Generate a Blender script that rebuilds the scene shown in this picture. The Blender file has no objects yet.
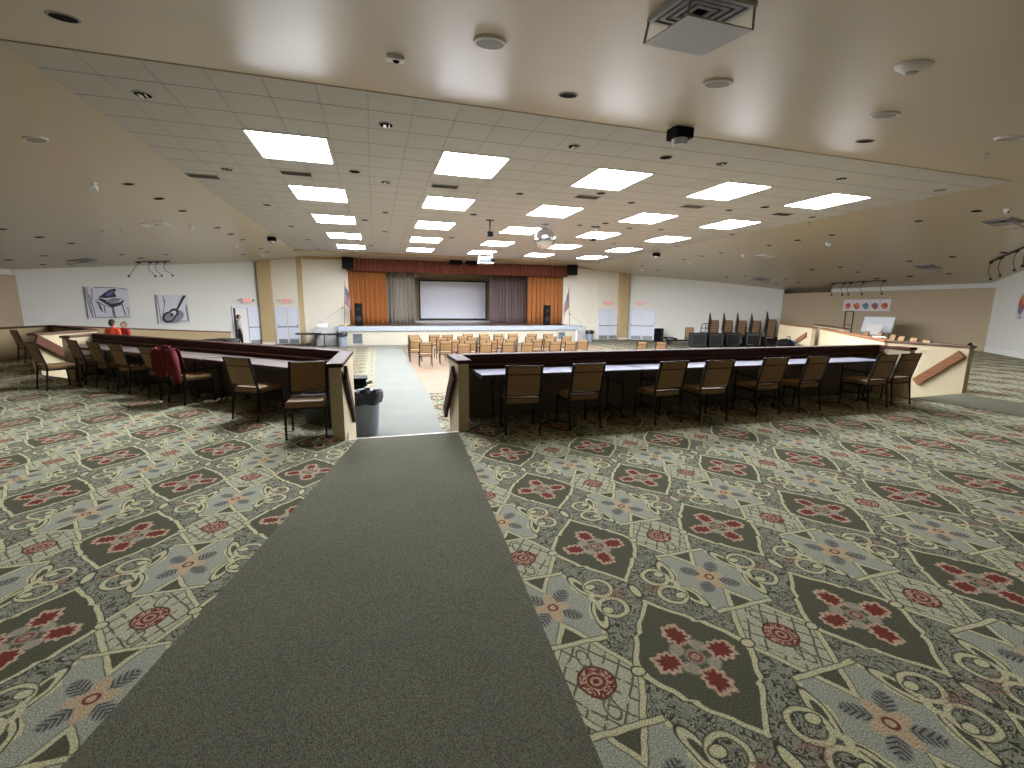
import bpy, bmesh, math, random
from mathutils import Vector, Matrix, Quaternion
random.seed(7)
S = bpy.context.scene
COL = S.collection
PI = math.pi

# ---------------------------------------------------------------- helpers
class MB:
    """collects simple solids and links them as ONE mesh object"""
    def __init__(s): s.v = []; s.f = []; s.mi = []; s.cur = 0
    def add(s, vs, fs):
        o = len(s.v); s.v += [tuple(p) for p in vs]
        for f in fs: s.f.append(tuple(o + i for i in f)); s.mi.append(s.cur)
        return s
    def box(s, x0, x1, y0, y1, z0, z1):
        vs = [(x, y, z) for z in (z0, z1) for y in (y0, y1) for x in (x0, x1)]
        return s.add(vs, [(0,2,3,1),(4,5,7,6),(0,1,5,4),(2,6,7,3),(0,4,6,2),(1,3,7,5)])
    def hexa(s, b, t):
        """eight corners: bottom ring b (4), top ring t (4)"""
        return s.add(list(b) + list(t), [(3,2,1,0),(4,5,6,7),(0,1,5,4),(1,2,6,5),(2,3,7,6),(3,0,4,7)])
    def obox(s, c, ux, uy, uz, hx, hy, hz):
        c = Vector(c); ux = Vector(ux).normalized(); uy = Vector(uy).normalized(); uz = Vector(uz).normalized()
        vs = [c + ux*(hx*i) + uy*(hy*j) + uz*(hz*k) for k in (-1,1) for j in (-1,1) for i in (-1,1)]
        return s.add(vs, [(0,2,3,1),(4,5,7,6),(0,1,5,4),(2,6,7,3),(0,4,6,2),(1,3,7,5)])
    def bar(s, p, q, w, h=None, up=(0,0,1)):
        """rectangular bar from p to q"""
        h = w if h is None else h
        p, q = Vector(p), Vector(q); d = (q - p)
        u = d.normalized(); a = u.cross(Vector(up))
        if a.length < 1e-4: a = u.cross(Vector((0,1,0)))
        a.normalize(); b = a.cross(u)
        return s.obox((p+q)/2, a, u, b, w/2, d.length/2, h/2)
    def tube(s, pts, r, n=8, caps=True, radii=None):
        pts = [Vector(p) for p in pts]; rings = []
        prev = None
        for i, p in enumerate(pts):
            t = (pts[min(i+1, len(pts)-1)] - pts[max(i-1, 0)]).normalized()
            if prev is None:
                a = t.cross(Vector((0,0,1)))
                if a.length < 1e-3: a = t.cross(Vector((0,1,0)))
            else: a = prev - t*prev.dot(t)
            a.normalize(); prev = a; b = t.cross(a)
            rr = radii[i] if radii else r
            rings.append([p + (a*math.cos(2*PI*k/n) + b*math.sin(2*PI*k/n))*rr for k in range(n)])
        vs = [v for g in rings for v in g]; fs = []
        for i in range(len(rings)-1):
            for k in range(n):
                k2 = (k+1) % n
                fs.append((i*n+k, i*n+k2, (i+1)*n+k2, (i+1)*n+k))
        if caps: fs.append(tuple(range(n-1, -1, -1))); fs.append(tuple((len(rings)-1)*n + k for k in range(n)))
        return s.add(vs, fs)
    def cyl(s, p, q, r, r2=None, n=16):
        return s.tube([p, q], r, n, True, [r, r if r2 is None else r2])
    def lathe(s, prof, c=(0,0,0), n=24):
        """profile of (radius, z) turned about the z axis at c"""
        vs = []; fs = []; m = len(prof)
        for r, z in prof:
            for k in range(n):
                a = 2*PI*k/n; vs.append((c[0]+r*math.cos(a), c[1]+r*math.sin(a), c[2]+z))
        for i in range(m-1):
            for k in range(n):
                k2 = (k+1) % n; fs.append((i*n+k, i*n+k2, (i+1)*n+k2, (i+1)*n+k))
        fs.append(tuple(range(n-1, -1, -1))); fs.append(tuple((m-1)*n+k for k in range(n)))
        return s.add(vs, fs)
    def prism(s, poly, z0, z1):
        n = len(poly)
        vs = [(x, y, z0) for x, y in poly] + [(x, y, z1) for x, y in poly]
        return s.add(vs, [tuple(range(n-1, -1, -1)), tuple(range(n, 2*n))] + [(i, (i+1) % n, n+(i+1) % n, n+i) for i in range(n)])
    def face_prism(s, poly, o, ux, uy, un, d0, d1):
        """outline in the plane (o, ux, uy), pushed out along un from d0 to d1"""
        o, ux, uy, un = Vector(o), Vector(ux), Vector(uy), Vector(un); n = len(poly)
        vs = [o + ux*x + uy*y + un*d0 for x, y in poly] + [o + ux*x + uy*y + un*d1 for x, y in poly]
        return s.add(vs, [tuple(range(n-1, -1, -1)), tuple(range(n, 2*n))] + [(i, (i+1) % n, n+(i+1) % n, n+i) for i in range(n)])
    def ball(s, c, rx, ry, rz, n=12, m=8):
        vs = [(c[0], c[1], c[2]-rz)]; fs = []
        for j in range(1, m):
            t = -PI/2 + PI*j/m
            for k in range(n):
                a = 2*PI*k/n; vs.append((c[0]+rx*math.cos(t)*math.cos(a), c[1]+ry*math.cos(t)*math.sin(a), c[2]+rz*math.sin(t)))
        vs.append((c[0], c[1], c[2]+rz)); last = len(vs)-1
        for k in range(n): fs.append((0, 1+(k+1) % n, 1+k)); fs.append((last, last-n+k, last-n+(k+1) % n))
        for j in range(m-2):
            for k in range(n):
                k2 = (k+1) % n; fs.append((1+j*n+k, 1+j*n+k2, 1+(j+1)*n+k2, 1+(j+1)*n+k))
        return s.add(vs, fs)
    def build(s, name, mat, parent=None, bevel=0, seg=2, smooth=False, loc=None, subsurf=0):
        me = bpy.data.meshes.new(name); me.from_pydata(s.v, [], s.f)
        for m_ in (mat if isinstance(mat, (list, tuple)) else [mat]): me.materials.append(m_)
        for p, i in zip(me.polygons, s.mi): p.material_index = i
        bm = bmesh.new(); bm.from_mesh(me); bmesh.ops.recalc_face_normals(bm, faces=bm.faces)
        if bevel: 
            bmesh.ops.bevel(bm, geom=[e for e in bm.edges if e.is_manifold and e.calc_face_angle(0) > .5], offset=bevel, segments=seg, profile=.5, affect='EDGES', clamp_overlap=True)
        bm.to_mesh(me); bm.free()
        if smooth:
            for p in me.polygons: p.use_smooth = True
            try: me.set_sharp_from_angle(angle=math.radians(40))
            except Exception: pass
        o = bpy.data.objects.new(name, me); COL.objects.link(o)
        if parent is not None: o.parent = parent
        if loc is not None: o.location = loc
        if subsurf:
            md = o.modifiers.new('smooth', 'SUBSURF'); md.levels = subsurf; md.render_levels = subsurf
        return o

def tag(o, label=None, cat=None, group=None, kind=None):
    if label: o['label'] = label
    if cat: o['category'] = cat
    if group: o['group'] = group
    if kind: o['kind'] = kind
    return o
def thing(name, label, cat, loc=(0,0,0), rz=0, group=None):
    o = bpy.data.objects.new(name, None); COL.objects.link(o); o.empty_display_size = .1
    o.location = loc; o.rotation_euler = (0, 0, rz)
    return tag(o, label, cat, group)
def struct(o): o['kind'] = 'structure'; return o
KIDS = {}
def copy_tree(root, loc, rz=0, label=None, group=None, rot=None):
    def rec(o, par):
        c = o.copy(); COL.objects.link(c)
        if par is not None: c.parent = par
        for ch in list(o.children): rec(ch, c)
        return c
    c = rec(root, None); c.location = loc
    c.rotation_euler = rot if rot is not None else (0, 0, rz)
    if label: c['label'] = label
    if group: c['group'] = group
    return c
def place(proto, used, loc, rz=0, label=None, group=None, rot=None):
    """the first call moves the prototype itself, later calls copy it"""
    if proto.name not in used:
        used.add(proto.name); proto.location = loc; proto.rotation_euler = rot if rot is not None else (0, 0, rz)
        if label: proto['label'] = label
        if group: proto['group'] = group
        return proto
    return copy_tree(proto, loc, rz, label, group, rot)
USED = set()
ORD = ['first','second','third','fourth','fifth','sixth','seventh','eighth','ninth','tenth','eleventh','twelfth','thirteenth','fourteenth','fifteenth','sixteenth','seventeenth','eighteenth','nineteenth','twentieth']

# ---------------------------------------------------------------- materials
def mat(name, col, rough=.6, metal=0, spec=.5, noise=0, nscale=8, bump=0, bscale=60, emit=None, estr=0, alpha=None, trans=0, coat=0):
    m = bpy.data.materials.new(name); m.use_nodes = True
    nt = m.node_tree; b = nt.nodes['Principled BSDF']
    b.inputs['Base Color'].default_value = (*col, 1); b.inputs['Roughness'].default_value = rough
    b.inputs['Metallic'].default_value = metal; b.inputs['Specular IOR Level'].default_value = spec
    if coat: b.inputs['Coat Weight'].default_value = coat
    if trans: b.inputs['Transmission Weight'].default_value = trans
    if noise or bump:
        tc = nt.nodes.new('ShaderNodeTexCoord')
    if noise:
        n = nt.nodes.new('ShaderNodeTexNoise'); n.inputs['Scale'].default_value = nscale; n.inputs['Detail'].default_value = 4
        nt.links.new(tc.outputs['Object'], n.inputs['Vector'])
        mx = nt.nodes.new('ShaderNodeMix'); mx.data_type = 'RGBA'
        mx.inputs[6].default_value = (*[c*(1-noise) for c in col], 1); mx.inputs[7].default_value = (*[min(1, c*(1+noise)) for c in col], 1)
        nt.links.new(n.outputs['Fac'], mx.inputs[0]); nt.links.new(mx.outputs[2], b.inputs['Base Color'])
    if bump:
        n2 = nt.nodes.new('ShaderNodeTexNoise'); n2.inputs['Scale'].default_value = bscale; n2.inputs['Detail'].default_value = 3
        nt.links.new(tc.outputs['Object'], n2.inputs['Vector'])
        bp = nt.nodes.new('ShaderNodeBump'); bp.inputs['Strength'].default_value = bump; bp.inputs['Distance'].default_value = .01
        nt.links.new(n2.outputs['Fac'], bp.inputs['Height']); nt.links.new(bp.outputs['Normal'], b.inputs['Normal'])
    if emit:
        b.inputs['Emission Color'].default_value = (*emit, 1); b.inputs['Emission Strength'].default_value = estr
    return m

def wood(name, c1, c2, scale=(2, 2, 30), rough=.35, spec=.5):
    m = bpy.data.materials.new(name); m.use_nodes = True; nt = m.node_tree; b = nt.nodes['Principled BSDF']
    tc = nt.nodes.new('ShaderNodeTexCoord'); mp = nt.nodes.new('ShaderNodeMapping'); mp.inputs['Scale'].default_value = scale
    n = nt.nodes.new('ShaderNodeTexNoise'); n.inputs['Scale'].default_value = 3; n.inputs['Detail'].default_value = 6; n.inputs['Distortion'].default_value = .6
    cr = nt.nodes.new('ShaderNodeValToRGB'); cr.color_ramp.elements[0].position = .3; cr.color_ramp.elements[1].position = .7
    cr.color_ramp.elements[0].color = (*c1, 1); cr.color_ramp.elements[1].color = (*c2, 1)
    L = nt.links.new
    L(tc.outputs['Object'], mp.inputs['Vector']); L(mp.outputs['Vector'], n.inputs['Vector']); L(n.outputs['Fac'], cr.inputs['Fac']); L(cr.outputs['Color'], b.inputs['Base Color'])
    b.inputs['Roughness'].default_value = rough; b.inputs['Specular IOR Level'].default_value = spec
    return m

def lin(r, g, b):
    f = lambda c: (c/255/12.92) if c/255 <= .04045 else ((c/255+.055)/1.055)**2.4
    return (f(r), f(g), f(b))

M = {}
M['wall_white'] = mat('wall_white', (.66,.66,.615), .75, noise=.03, nscale=3, bump=.05, bscale=90)
M['wall_front'] = mat('wall_front', (.72,.685,.585), .75, noise=.03, nscale=3)
M['wall_tan'] = mat('wall_tan', (.40,.325,.215), .75, noise=.03, nscale=3, bump=.05, bscale=90)
M['pillar_tan'] = mat('pillar_tan', (.50,.38,.20), .7, noise=.04, nscale=3)
M['panel_cream'] = mat('panel_cream', (.50,.43,.28), .6, noise=.04, nscale=4)
M['panel_shaded'] = mat('panel_shaded', (.085,.075,.058), .7, noise=.05, nscale=4)  # cream panel darkened: shade behind the tables painted into the colour
M['panel_tan'] = mat('panel_tan', (.28,.21,.11), .6, noise=.05, nscale=4)
M['mahogany'] = wood('mahogany', (.026,.010,.007), (.055,.021,.013), (1.2,1.2,14), .6, .13)
M['mahogany_light'] = wood('mahogany_light', (.075,.030,.018), (.125,.05,.030), (1.2,1.2,14), .6, .15)
M['oak'] = wood('oak', (.17,.072,.032), (.26,.115,.052), (1,1,12), .55, .25)
M['oak_dark'] = wood('oak_dark', (.075,.033,.018), (.125,.056,.03), (1,1,12), .4)
M['black'] = mat('black_metal', (.010,.009,.009), .5, spec=.3)
M['black_plastic'] = mat('black_plastic', (.005,.005,.006), .6, spec=.07, noise=.15)
M['dark_hole'] = mat('dark_hole', (.004,.004,.004), .9, spec=.1)
M['charcoal'] = mat('charcoal_carpet_box', (.034,.031,.032), .9, spec=.1, noise=.2, nscale=20)
M['chrome'] = mat('chrome', (.7,.7,.72), .2, metal=1)
M['steel'] = mat('steel', (.32,.32,.33), .45, metal=.6)
M['white_paint'] = mat('white_paint', (.72,.72,.70), .5, noise=.02)
M['white_plastic'] = mat('white_plastic', (.74,.74,.74), .5)
M['grey_paint'] = mat('grey_paint', (.42,.42,.42), .55, noise=.04)
M['grey_mesh'] = mat('grey_mesh', (.30,.29,.28), .7, noise=.1, nscale=120)
M['door_paint'] = mat('door_paint', (.64,.69,.78), .5, noise=.02)
M['kick_plate'] = mat('kick_plate', (.30,.31,.32), .4, metal=.5)
M['table_top'] = mat('table_laminate', (.20,.21,.29), .55, spec=.2, noise=.02)
M['table_top_grey'] = mat('table_laminate_grey', (.14,.115,.105), .55, spec=.25, noise=.04)
M['chair_tan'] = mat('chair_vinyl', (.275,.170,.080), .55, spec=.35, noise=.08, nscale=12, bump=.1, bscale=250)
M['chair_frame'] = mat('chair_frame', (.010,.008,.008), .45, spec=.3)
M['glide'] = mat('glide', (.75,.75,.75), .4)
M['bin_grey'] = mat('bin_grey', (.20,.235,.29), .55, noise=.05)
M['bin_dark'] = mat('bin_dark', (.06,.07,.075), .5)
M['bag_black'] = mat('bag_black', (.012,.013,.02), .25, bump=.4, bscale=25)
M['red_cloth'] = mat('red_cloth', (.13,.006,.012), .85, noise=.15, nscale=15, bump=.2, bscale=40)
M['orange_cloth'] = mat('orange_cloth', (.72,.085,.022), .8, noise=.05)
M['crimson_cloth'] = mat('crimson_cloth', (.40,.02,.03), .8, noise=.05)
M['shirt_grey'] = mat('shirt_grey', (.52,.54,.60), .8, noise=.05)
M['trousers'] = mat('trousers', (.012,.013,.017), .8)
M['jeans'] = mat('jeans', (.03,.04,.07), .8)
M['skin'] = mat('skin', (.48,.27,.18), .55)
M['hair_dark'] = mat('hair_dark', (.022,.014,.010), .6)
M['hair_grey'] = mat('hair_grey', (.16,.13,.12), .6)
M['shoe'] = mat('shoe', (.015,.012,.012), .5)
M['valance'] = mat('valance_velvet', (.165,.042,.022), .85, noise=.12, nscale=10)
M['curtain_orange'] = mat('curtain_velvet', (.30,.105,.022), .8, noise=.10, nscale=6)
M['curtain_grey'] = mat('curtain_grey', (.40,.37,.32), .85, noise=.08, nscale=6)
M['curtain_mauve'] = mat('curtain_mauve', (.165,.118,.118), .85, noise=.08, nscale=6)
M['stage_front'] = mat('stage_front', (.36,.335,.265), .7, noise=.03, nscale=3)
M['stage_trim'] = mat('stage_trim', (.27,.31,.36), .5)
M['projector_grey'] = mat('projector_grey', (.09,.095,.11), .5)
M['screen_white'] = mat('screen_white', (.80,.82,.90), .85, spec=.2)
M['stage_floor'] = wood('stage_floor', (.10,.05,.03), (.17,.09,.055), (14,1,1), .35)
M['canvas'] = mat('canvas', (.56,.56,.62), .8, noise=.06, nscale=5)
M['ink'] = mat('ink', (.03,.03,.04), .8, noise=.3, nscale=12)
M['ink_grey'] = mat('ink_grey', (.20,.20,.23), .8, noise=.4, nscale=10)
M['ink_blue'] = mat('ink_blue', (.09,.11,.24), .8, noise=.4, nscale=10)
M['exit_box'] = mat('exit_box', (.62,.60,.56), .5)
M['exit_red'] = mat('exit_red', (.8,.12,.10), .5, emit=(1,.10,.07), estr=.55)
M['lens'] = mat('lens', (.5,.5,.52), .15, spec=.7)
M['gold'] = mat('gold', (.55,.36,.10), .3, metal=1)
M['paper'] = mat('paper', (.75,.73,.72), .8)
M['poster'] = mat('poster', (.62,.60,.62), .7, noise=.08, nscale=8)
M['food_red'] = mat('food_red', (.42,.07,.05), .7, noise=.4, nscale=18)
M['food_orange'] = mat('food_orange', (.55,.20,.06), .7, noise=.4, nscale=18)
M['food_green'] = mat('food_green', (.14,.22,.19), .7, noise=.4, nscale=18)
M['food_blue'] = mat('food_blue', (.10,.14,.30), .7, noise=.4, nscale=18)
M['panel_glow'] = mat('panel_glow', (.9,.9,.9), .5, emit=(.93,.945,1.0), estr=62.0)
M['board_white'] = mat('board_white', (.66,.70,.74), .3)
M['canvas_floor'] = mat('seam_dark', (.05,.045,.04), .8)

# ---------------------------------------------------------------- shader arithmetic
class Net:
    def __init__(s, name):
        s.m = bpy.data.materials.new(name); s.m.use_nodes = True; s.nt = s.m.node_tree
        s.b = s.nt.nodes['Principled BSDF']; s.L = s.nt.links.new
    def node(s, t, **kw):
        n = s.nt.nodes.new(t)
        for k, v in kw.items(): setattr(n, k, v)
        return n
    def put(s, sock, v):
        if hasattr(v, 'is_output'): s.L(v, sock)
        else: sock.default_value = v
    def op(s, o, a, b=None, c=None, clamp=False):
        n = s.node('ShaderNodeMath', operation=o, use_clamp=clamp)
        s.put(n.inputs[0], a)
        if b is not None: s.put(n.inputs[1], b)
        if c is not None: s.put(n.inputs[2], c)
        return n.outputs[0]
    def add(s, a, b): return s.op('ADD', a, b)
    def sub(s, a, b): return s.op('SUBTRACT', a, b)
    def mul(s, a, b): return s.op('MULTIPLY', a, b)
    def mad(s, a, b, c): return s.op('MULTIPLY_ADD', a, b, c)
    def abs(s, a): return s.op('ABSOLUTE', a)
    def mn(s, a, b): return s.op('MINIMUM', a, b)
    def mx(s, a, b): return s.op('MAXIMUM', a, b)
    def inside(s, d, w=.006): return s.op('MULTIPLY_ADD', d, -1/w, .5, True)      # 1 where d < 0
    def hyp(s, x, y): return s.op('SQRT', s.mad(x, x, s.mul(y, y)))
    def ell(s, x, y, cx, cy, rx, ry, rot=0):
        """normalised distance: 1 on the outline"""
        X, Y = s.sub(x, cx), s.sub(y, cy)
        if rot:
            c, n = math.cos(rot), math.sin(rot)
            X, Y = s.mad(X, c, s.mul(Y, n)), s.mad(Y, c, s.mul(X, -n))
        return s.hyp(s.mul(X, 1/rx), s.mul(Y, 1/ry))
    def curve(s, x, pts):
        n = s.node('ShaderNodeFloatCurve'); c = n.mapping.curves[0]
        while len(c.points) > 2: c.points.remove(c.points[-1])
        c.points[0].location = pts[0]; c.points[1].location = pts[-1]
        for p in pts[1:-1]: c.points.new(*p)
        for p in c.points: p.handle_type = 'VECTOR'
        n.mapping.update(); s.put(n.inputs['Value'], x); return n.outputs[0]
    def mix(s, col, fac, c2):
        n = s.node('ShaderNodeMix', data_type='RGBA'); s.put(n.inputs[0], fac)
        for k, v in ((6, col), (7, c2)):
            if hasattr(v, 'is_output'): s.L(v, n.inputs[k])
            else: n.inputs[k].default_value = (*v, 1)
        return n.outputs[2]
    def noise(s, vec, scale, detail=2, out='Fac', dist=0):
        n = s.node('ShaderNodeTexNoise'); n.inputs['Scale'].default_value = scale; n.inputs['Detail'].default_value = detail
        n.inputs['Distortion'].default_value = dist; s.L(vec, n.inputs['Vector']); return n.outputs[out]

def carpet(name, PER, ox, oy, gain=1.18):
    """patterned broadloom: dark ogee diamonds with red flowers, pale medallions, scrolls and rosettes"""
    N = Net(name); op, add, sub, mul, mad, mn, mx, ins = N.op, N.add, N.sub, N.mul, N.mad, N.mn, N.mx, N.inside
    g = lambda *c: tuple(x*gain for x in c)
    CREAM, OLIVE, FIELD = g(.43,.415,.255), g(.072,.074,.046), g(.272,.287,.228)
    BG1, BG2, LINE = g(.042,.042,.030), g(.205,.212,.155), g(.045,.045,.032)
    RED, PINK, ORANGE, PANEL = g(.135,.026,.018), g(.41,.295,.195), g(.39,.30,.19), g(.355,.352,.25)
    tc = N.node('ShaderNodeTexCoord'); vec = tc.outputs['Object']
    w = N.node('ShaderNodeSeparateXYZ'); N.L(N.noise(vec, 9, 1, 'Color'), w.inputs[0])
    xyz = N.node('ShaderNodeSeparateXYZ'); N.L(vec, xyz.inputs[0])
    X = mad(w.outputs[0], .022, xyz.outputs[0]); Y = mad(w.outputs[1], .022, xyz.outputs[1])
    fold = lambda q, o: N.abs(sub(op('FRACT', mad(q, 1/PER, .5 - (o+.011)/PER)), .5))
    a, b = fold(X, ox), fold(Y, oy)
    # leafy ground
    n1 = N.noise(vec, 13, 2, dist=1.2)
    sq = N.abs(sub(op('FRACT', mul(n1, 7)), .5))
    col = N.mix(BG1, ins(sub(.20, sq), .12), BG2)
    n2 = N.noise(vec, 22, 1)
    col = N.mix(col, mul(ins(sub(.56, n2), .05), .55), g(.235,.245,.195))
    # medallion field and its contour
    a0 = N.curve(mul(b, 2), [(0,.5),(.42,.5),(.45,.33),(.53,.325),(.575,.285),(.66,.305),(.75,.335),(.86,.315),(1,.265)])
    d = sub(a0, a); up = sub(.225, b)
    fm = ins(mx(d, up))
    col = N.mix(col, ins(mx(sub(N.abs(d), .020), up)), LINE)
    col = N.mix(col, ins(mx(sub(N.abs(d), .012), up)), CREAM)
    col = N.mix(col, ins(mx(add(d, .012), up)), FIELD)
    # leaf loop
    e = N.ell(a, b, .284, .376, .034, .100, .20)
    col = N.mix(col, ins(sub(e, 1.18), .1), LINE); col = N.mix(col, ins(sub(e, 1.0), .1), CREAM); col = N.mix(col, ins(sub(e, .52), .1), OLIVE)
    # scroll
    r = N.ell(a, b, .188, .416, .074, .074)
    ring = N.abs(sub(r, 1))
    col = N.mix(col, ins(sub(ring, .25), .1), LINE); col = N.mix(col, ins(sub(ring, .155), .1), CREAM)
    r2 = N.ell(a, b, .226, .398, .030, .024)
    col = N.mix(col, ins(sub(r2, 1.25), .2), LINE); col = N.mix(col, ins(sub(r2, 1), .2), CREAM)
    e = N.ell(a, b, .262, .478, .016, .045, -.5)
    col = N.mix(col, ins(sub(e, 1.), .2), CREAM)
    # red sprig and lens between two diamonds
    e = N.ell(a, b, .125, .5, .075, .042)
    col = N.mix(col, mul(ins(sub(e, 1), .4), mul(.75, ins(sub(.32, sq), .1))), g(.24,.10,.07))
    e = N.ell(a, b, 0, .5, .022, .055)
    col = N.mix(col, ins(sub(e, 1.4), .2), LINE); col = N.mix(col, ins(sub(e, 1.), .2), CREAM)
    # light inner panel beside the rosette
    band = mad(b, .60, .282); db = sub(band, a)
    pm = mx(db, sub(b, .222))
    col = N.mix(col, ins(pm), PANEL)
    lat = N.abs(sub(op('FRACT', mad(a, 11, mul(b, 9))), .5)); la2 = N.abs(sub(op('FRACT', mad(a, 11, mul(b, -9))), .5))
    col = N.mix(col, mul(ins(add(pm, .012)), mul(ins(sub(mn(lat, la2), .07), .06), ins(sub(.42, n1), .08))), g(.10,.095,.06))
    e = N.ell(a, b, .5, .135, .028, .05)
    col = N.mix(col, ins(sub(N.abs(sub(e, 1)), .14), .1), g(.12,.11,.07))
    # triangle, cross bands and base bar
    tri = mx(mx(add(db, .015), sub(.240, b)), sub(b, .36))
    col = N.mix(col, ins(tri), OLIVE)
    bb = mx(sub(N.abs(db), .014), sub(b, .40))
    col = N.mix(col, ins(sub(bb, .005)), LINE); col = N.mix(col, ins(bb), CREAM)
    bar = mx(sub(N.abs(sub(b, .226)), .012), sub(.325, a))
    col = N.mix(col, ins(sub(bar, .005)), LINE); col = N.mix(col, ins(bar), CREAM)
    # fern leaves and orange flower in the medallion
    c, f = sub(.5, a), sub(.5, b)
    p, q = mul(add(c, f), .7071), N.abs(mul(sub(c, f), .7071))
    fern = mul(sub(N.ell(p, q, .112, 0, .056, .040), 1), .04)
    st = N.abs(sub(op('FRACT', mad(p, 42, mul(q, -34))), .5))
    col = N.mix(col, mul(ins(fern, .012), ins(mn(sub(st, .22), sub(q, .006)), .12)), g(.055,.052,.055))
    s1 = N.ell(c, f, 0, .055, .034, .062); s2 = N.ell(c, f, .045, 0, .052, .034)
    fl = mn(s1, s2)
    col = N.mix(col, ins(sub(fl, 1.), .15), ORANGE)
    rr = N.hyp(c, f)
    col = N.mix(col, ins(sub(N.abs(sub(rr, .024)), .006)), g(.13,.035,.02)); 
    # ogee diamond
    aD = N.curve(mul(b, 2), [(0,.288),(.08,.283),(.2,.247),(.30,.212),(.38,.195),(.405,.160),(.44,.158),(.52,.128),(.62,.076),(.72,.034),(.80,.0),(1,0)])
    dd = mx(sub(a, aD), sub(b, .400)); 
    col = N.mix(col, ins(sub(dd, .019)), LINE); col = N.mix(col, ins(sub(dd, .012)), CREAM); col = N.mix(col, ins(add(dd, .016)), OLIVE)
    # four petals and grey leaves round a small bloom
    P_, Q_ = mx(a, b), mn(a, b)
    lf = N.ell(P_, Q_, .062, .052, .034, .030)
    col = N.mix(col, ins(sub(lf, 1), .4), g(.26,.24,.185))
    ang = op('ARCTAN2', Q_, sub(P_, .135))
    sc = mad(op('SINE', mul(ang, 9)), .10, mad(n2, .35, -.17))
    pe = add(N.ell(P_, Q_, .143, 0, .078, .062), sc)
    col = N.mix(col, ins(sub(pe, 1.), .12), PINK)
    core = add(N.ell(P_, Q_, .140, 0, .064, .046), mul(sc, 1.5))
    col = N.mix(col, ins(sub(core, .92), .25), RED)
    rc = N.hyp(a, b)
    col = N.mix(col, ins(sub(rc, .042), .02), g(.30,.27,.20)); col = N.mix(col, ins(sub(N.abs(sub(rc, .026)), .007), .01), g(.17,.04,.03)); col = N.mix(col, ins(sub(rc, .012)), g(.30,.16,.08))
    # rosette and the connector beads
    rd = N.hyp(c, b)
    col = N.mix(col, ins(sub(rd, .084)), g(.065,.03,.022)); col = N.mix(col, ins(sub(rd, .078)), RED)
    col = N.mix(col, mul(ins(sub(rd, .074)), ins(sub(.28, sq), .1)), g(.38,.27,.18))
    col = N.mix(col, ins(sub(rd, .046)), g(.33,.24,.15)); col = N.mix(col, ins(sub(N.abs(sub(rd, .033)), .007)), RED); col = N.mix(col, ins(sub(rd, .014)), g(.10,.03,.02))
    e = N.ell(a, b, .297, 0, .030, .026)
    col = N.mix(col, ins(sub(e, 1.2), .15), g(.07,.055,.035)); col = N.mix(col, ins(sub(e, .9), .15), CREAM)
    # pile
    sp = N.noise(vec, 150, 1)
    mlt = N.node('ShaderNodeMix', data_type='RGBA', blend_type='MULTIPLY'); mlt.inputs[0].default_value = 1
    N.L(col, mlt.inputs[6]); k = mad(sp, 2.2, -.10)
    N.L(k, mlt.inputs[7]); N.L(mlt.outputs[2], N.b.inputs['Base Color'])
    N.b.inputs['Roughness'].default_value = .95; N.b.inputs['Specular IOR Level'].default_value = .15
    bp = N.node('ShaderNodeBump'); bp.inputs['Strength'].default_value = .35; bp.inputs['Distance'].default_value = .006
    N.L(sp, bp.inputs['Height']); N.L(bp.outputs['Normal'], N.b.inputs['Normal'])
    return N.m

def plain_carpet(name, col, amp=.5):
    N = Net(name); tc = N.node('ShaderNodeTexCoord'); vec = tc.outputs['Object']
    sp = N.noise(vec, 170, 2); big = N.noise(vec, 1.1, 3)
    c = N.mix(tuple(x*(1-amp) for x in col), N.op('MULTIPLY_ADD', N.sub(sp, .5), 2.6, .5, True), tuple(x*(1+amp) for x in col))
    m2 = N.node('ShaderNodeMix', data_type='RGBA', blend_type='MULTIPLY'); m2.inputs[0].default_value = 1
    N.L(c, m2.inputs[6]); N.L(N.mad(big, .3, .85), m2.inputs[7]); N.L(m2.outputs[2], N.b.inputs['Base Color'])
    N.b.inputs['Roughness'].default_value = .95; N.b.inputs['Specular IOR Level'].default_value = .15
    bp = N.node('ShaderNodeBump'); bp.inputs['Strength'].default_value = .4; bp.inputs['Distance'].default_value = .006
    N.L(sp, bp.inputs['Height']); N.L(bp.outputs['Normal'], N.b.inputs['Normal'])
    return N.m

def tile_ceiling(name):
    N = Net(name); tc = N.node('ShaderNodeTexCoord'); xyz = N.node('ShaderNodeSeparateXYZ'); vec = tc.outputs['Object']; N.L(vec, xyz.inputs[0])
    gx = N.abs(N.sub(N.op('FRACT', N.mad(xyz.outputs[0], 1/.62, .5 + 1.815/.62)), .5))
    gy = N.abs(N.sub(N.op('FRACT', N.mad(xyz.outputs[1], 1/.69, .5 - 8.62/.69)), .5))
    base = N.mix((.49,.48,.475), N.noise(vec, 90, 2), (.54,.53,.525))
    col = N.mix(base, N.inside(N.sub(gx, .016), .012), (.44,.43,.42))
    col = N.mix(col, N.inside(N.sub(gy, .018), .012), (.25,.24,.23))
    N.L(col, N.b.inputs['Base Color']); N.b.inputs['Roughness'].default_value = .85
    h = N.inside(N.sub(N.mn(gx, gy), .03), .02)
    bp = N.node('ShaderNodeBump'); bp.inputs['Strength'].default_value = .5; bp.inputs['Distance'].default_value = .01
    N.L(h, bp.inputs['Height']); N.L(bp.outputs['Normal'], N.b.inputs['Normal'])
    return N.m

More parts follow.
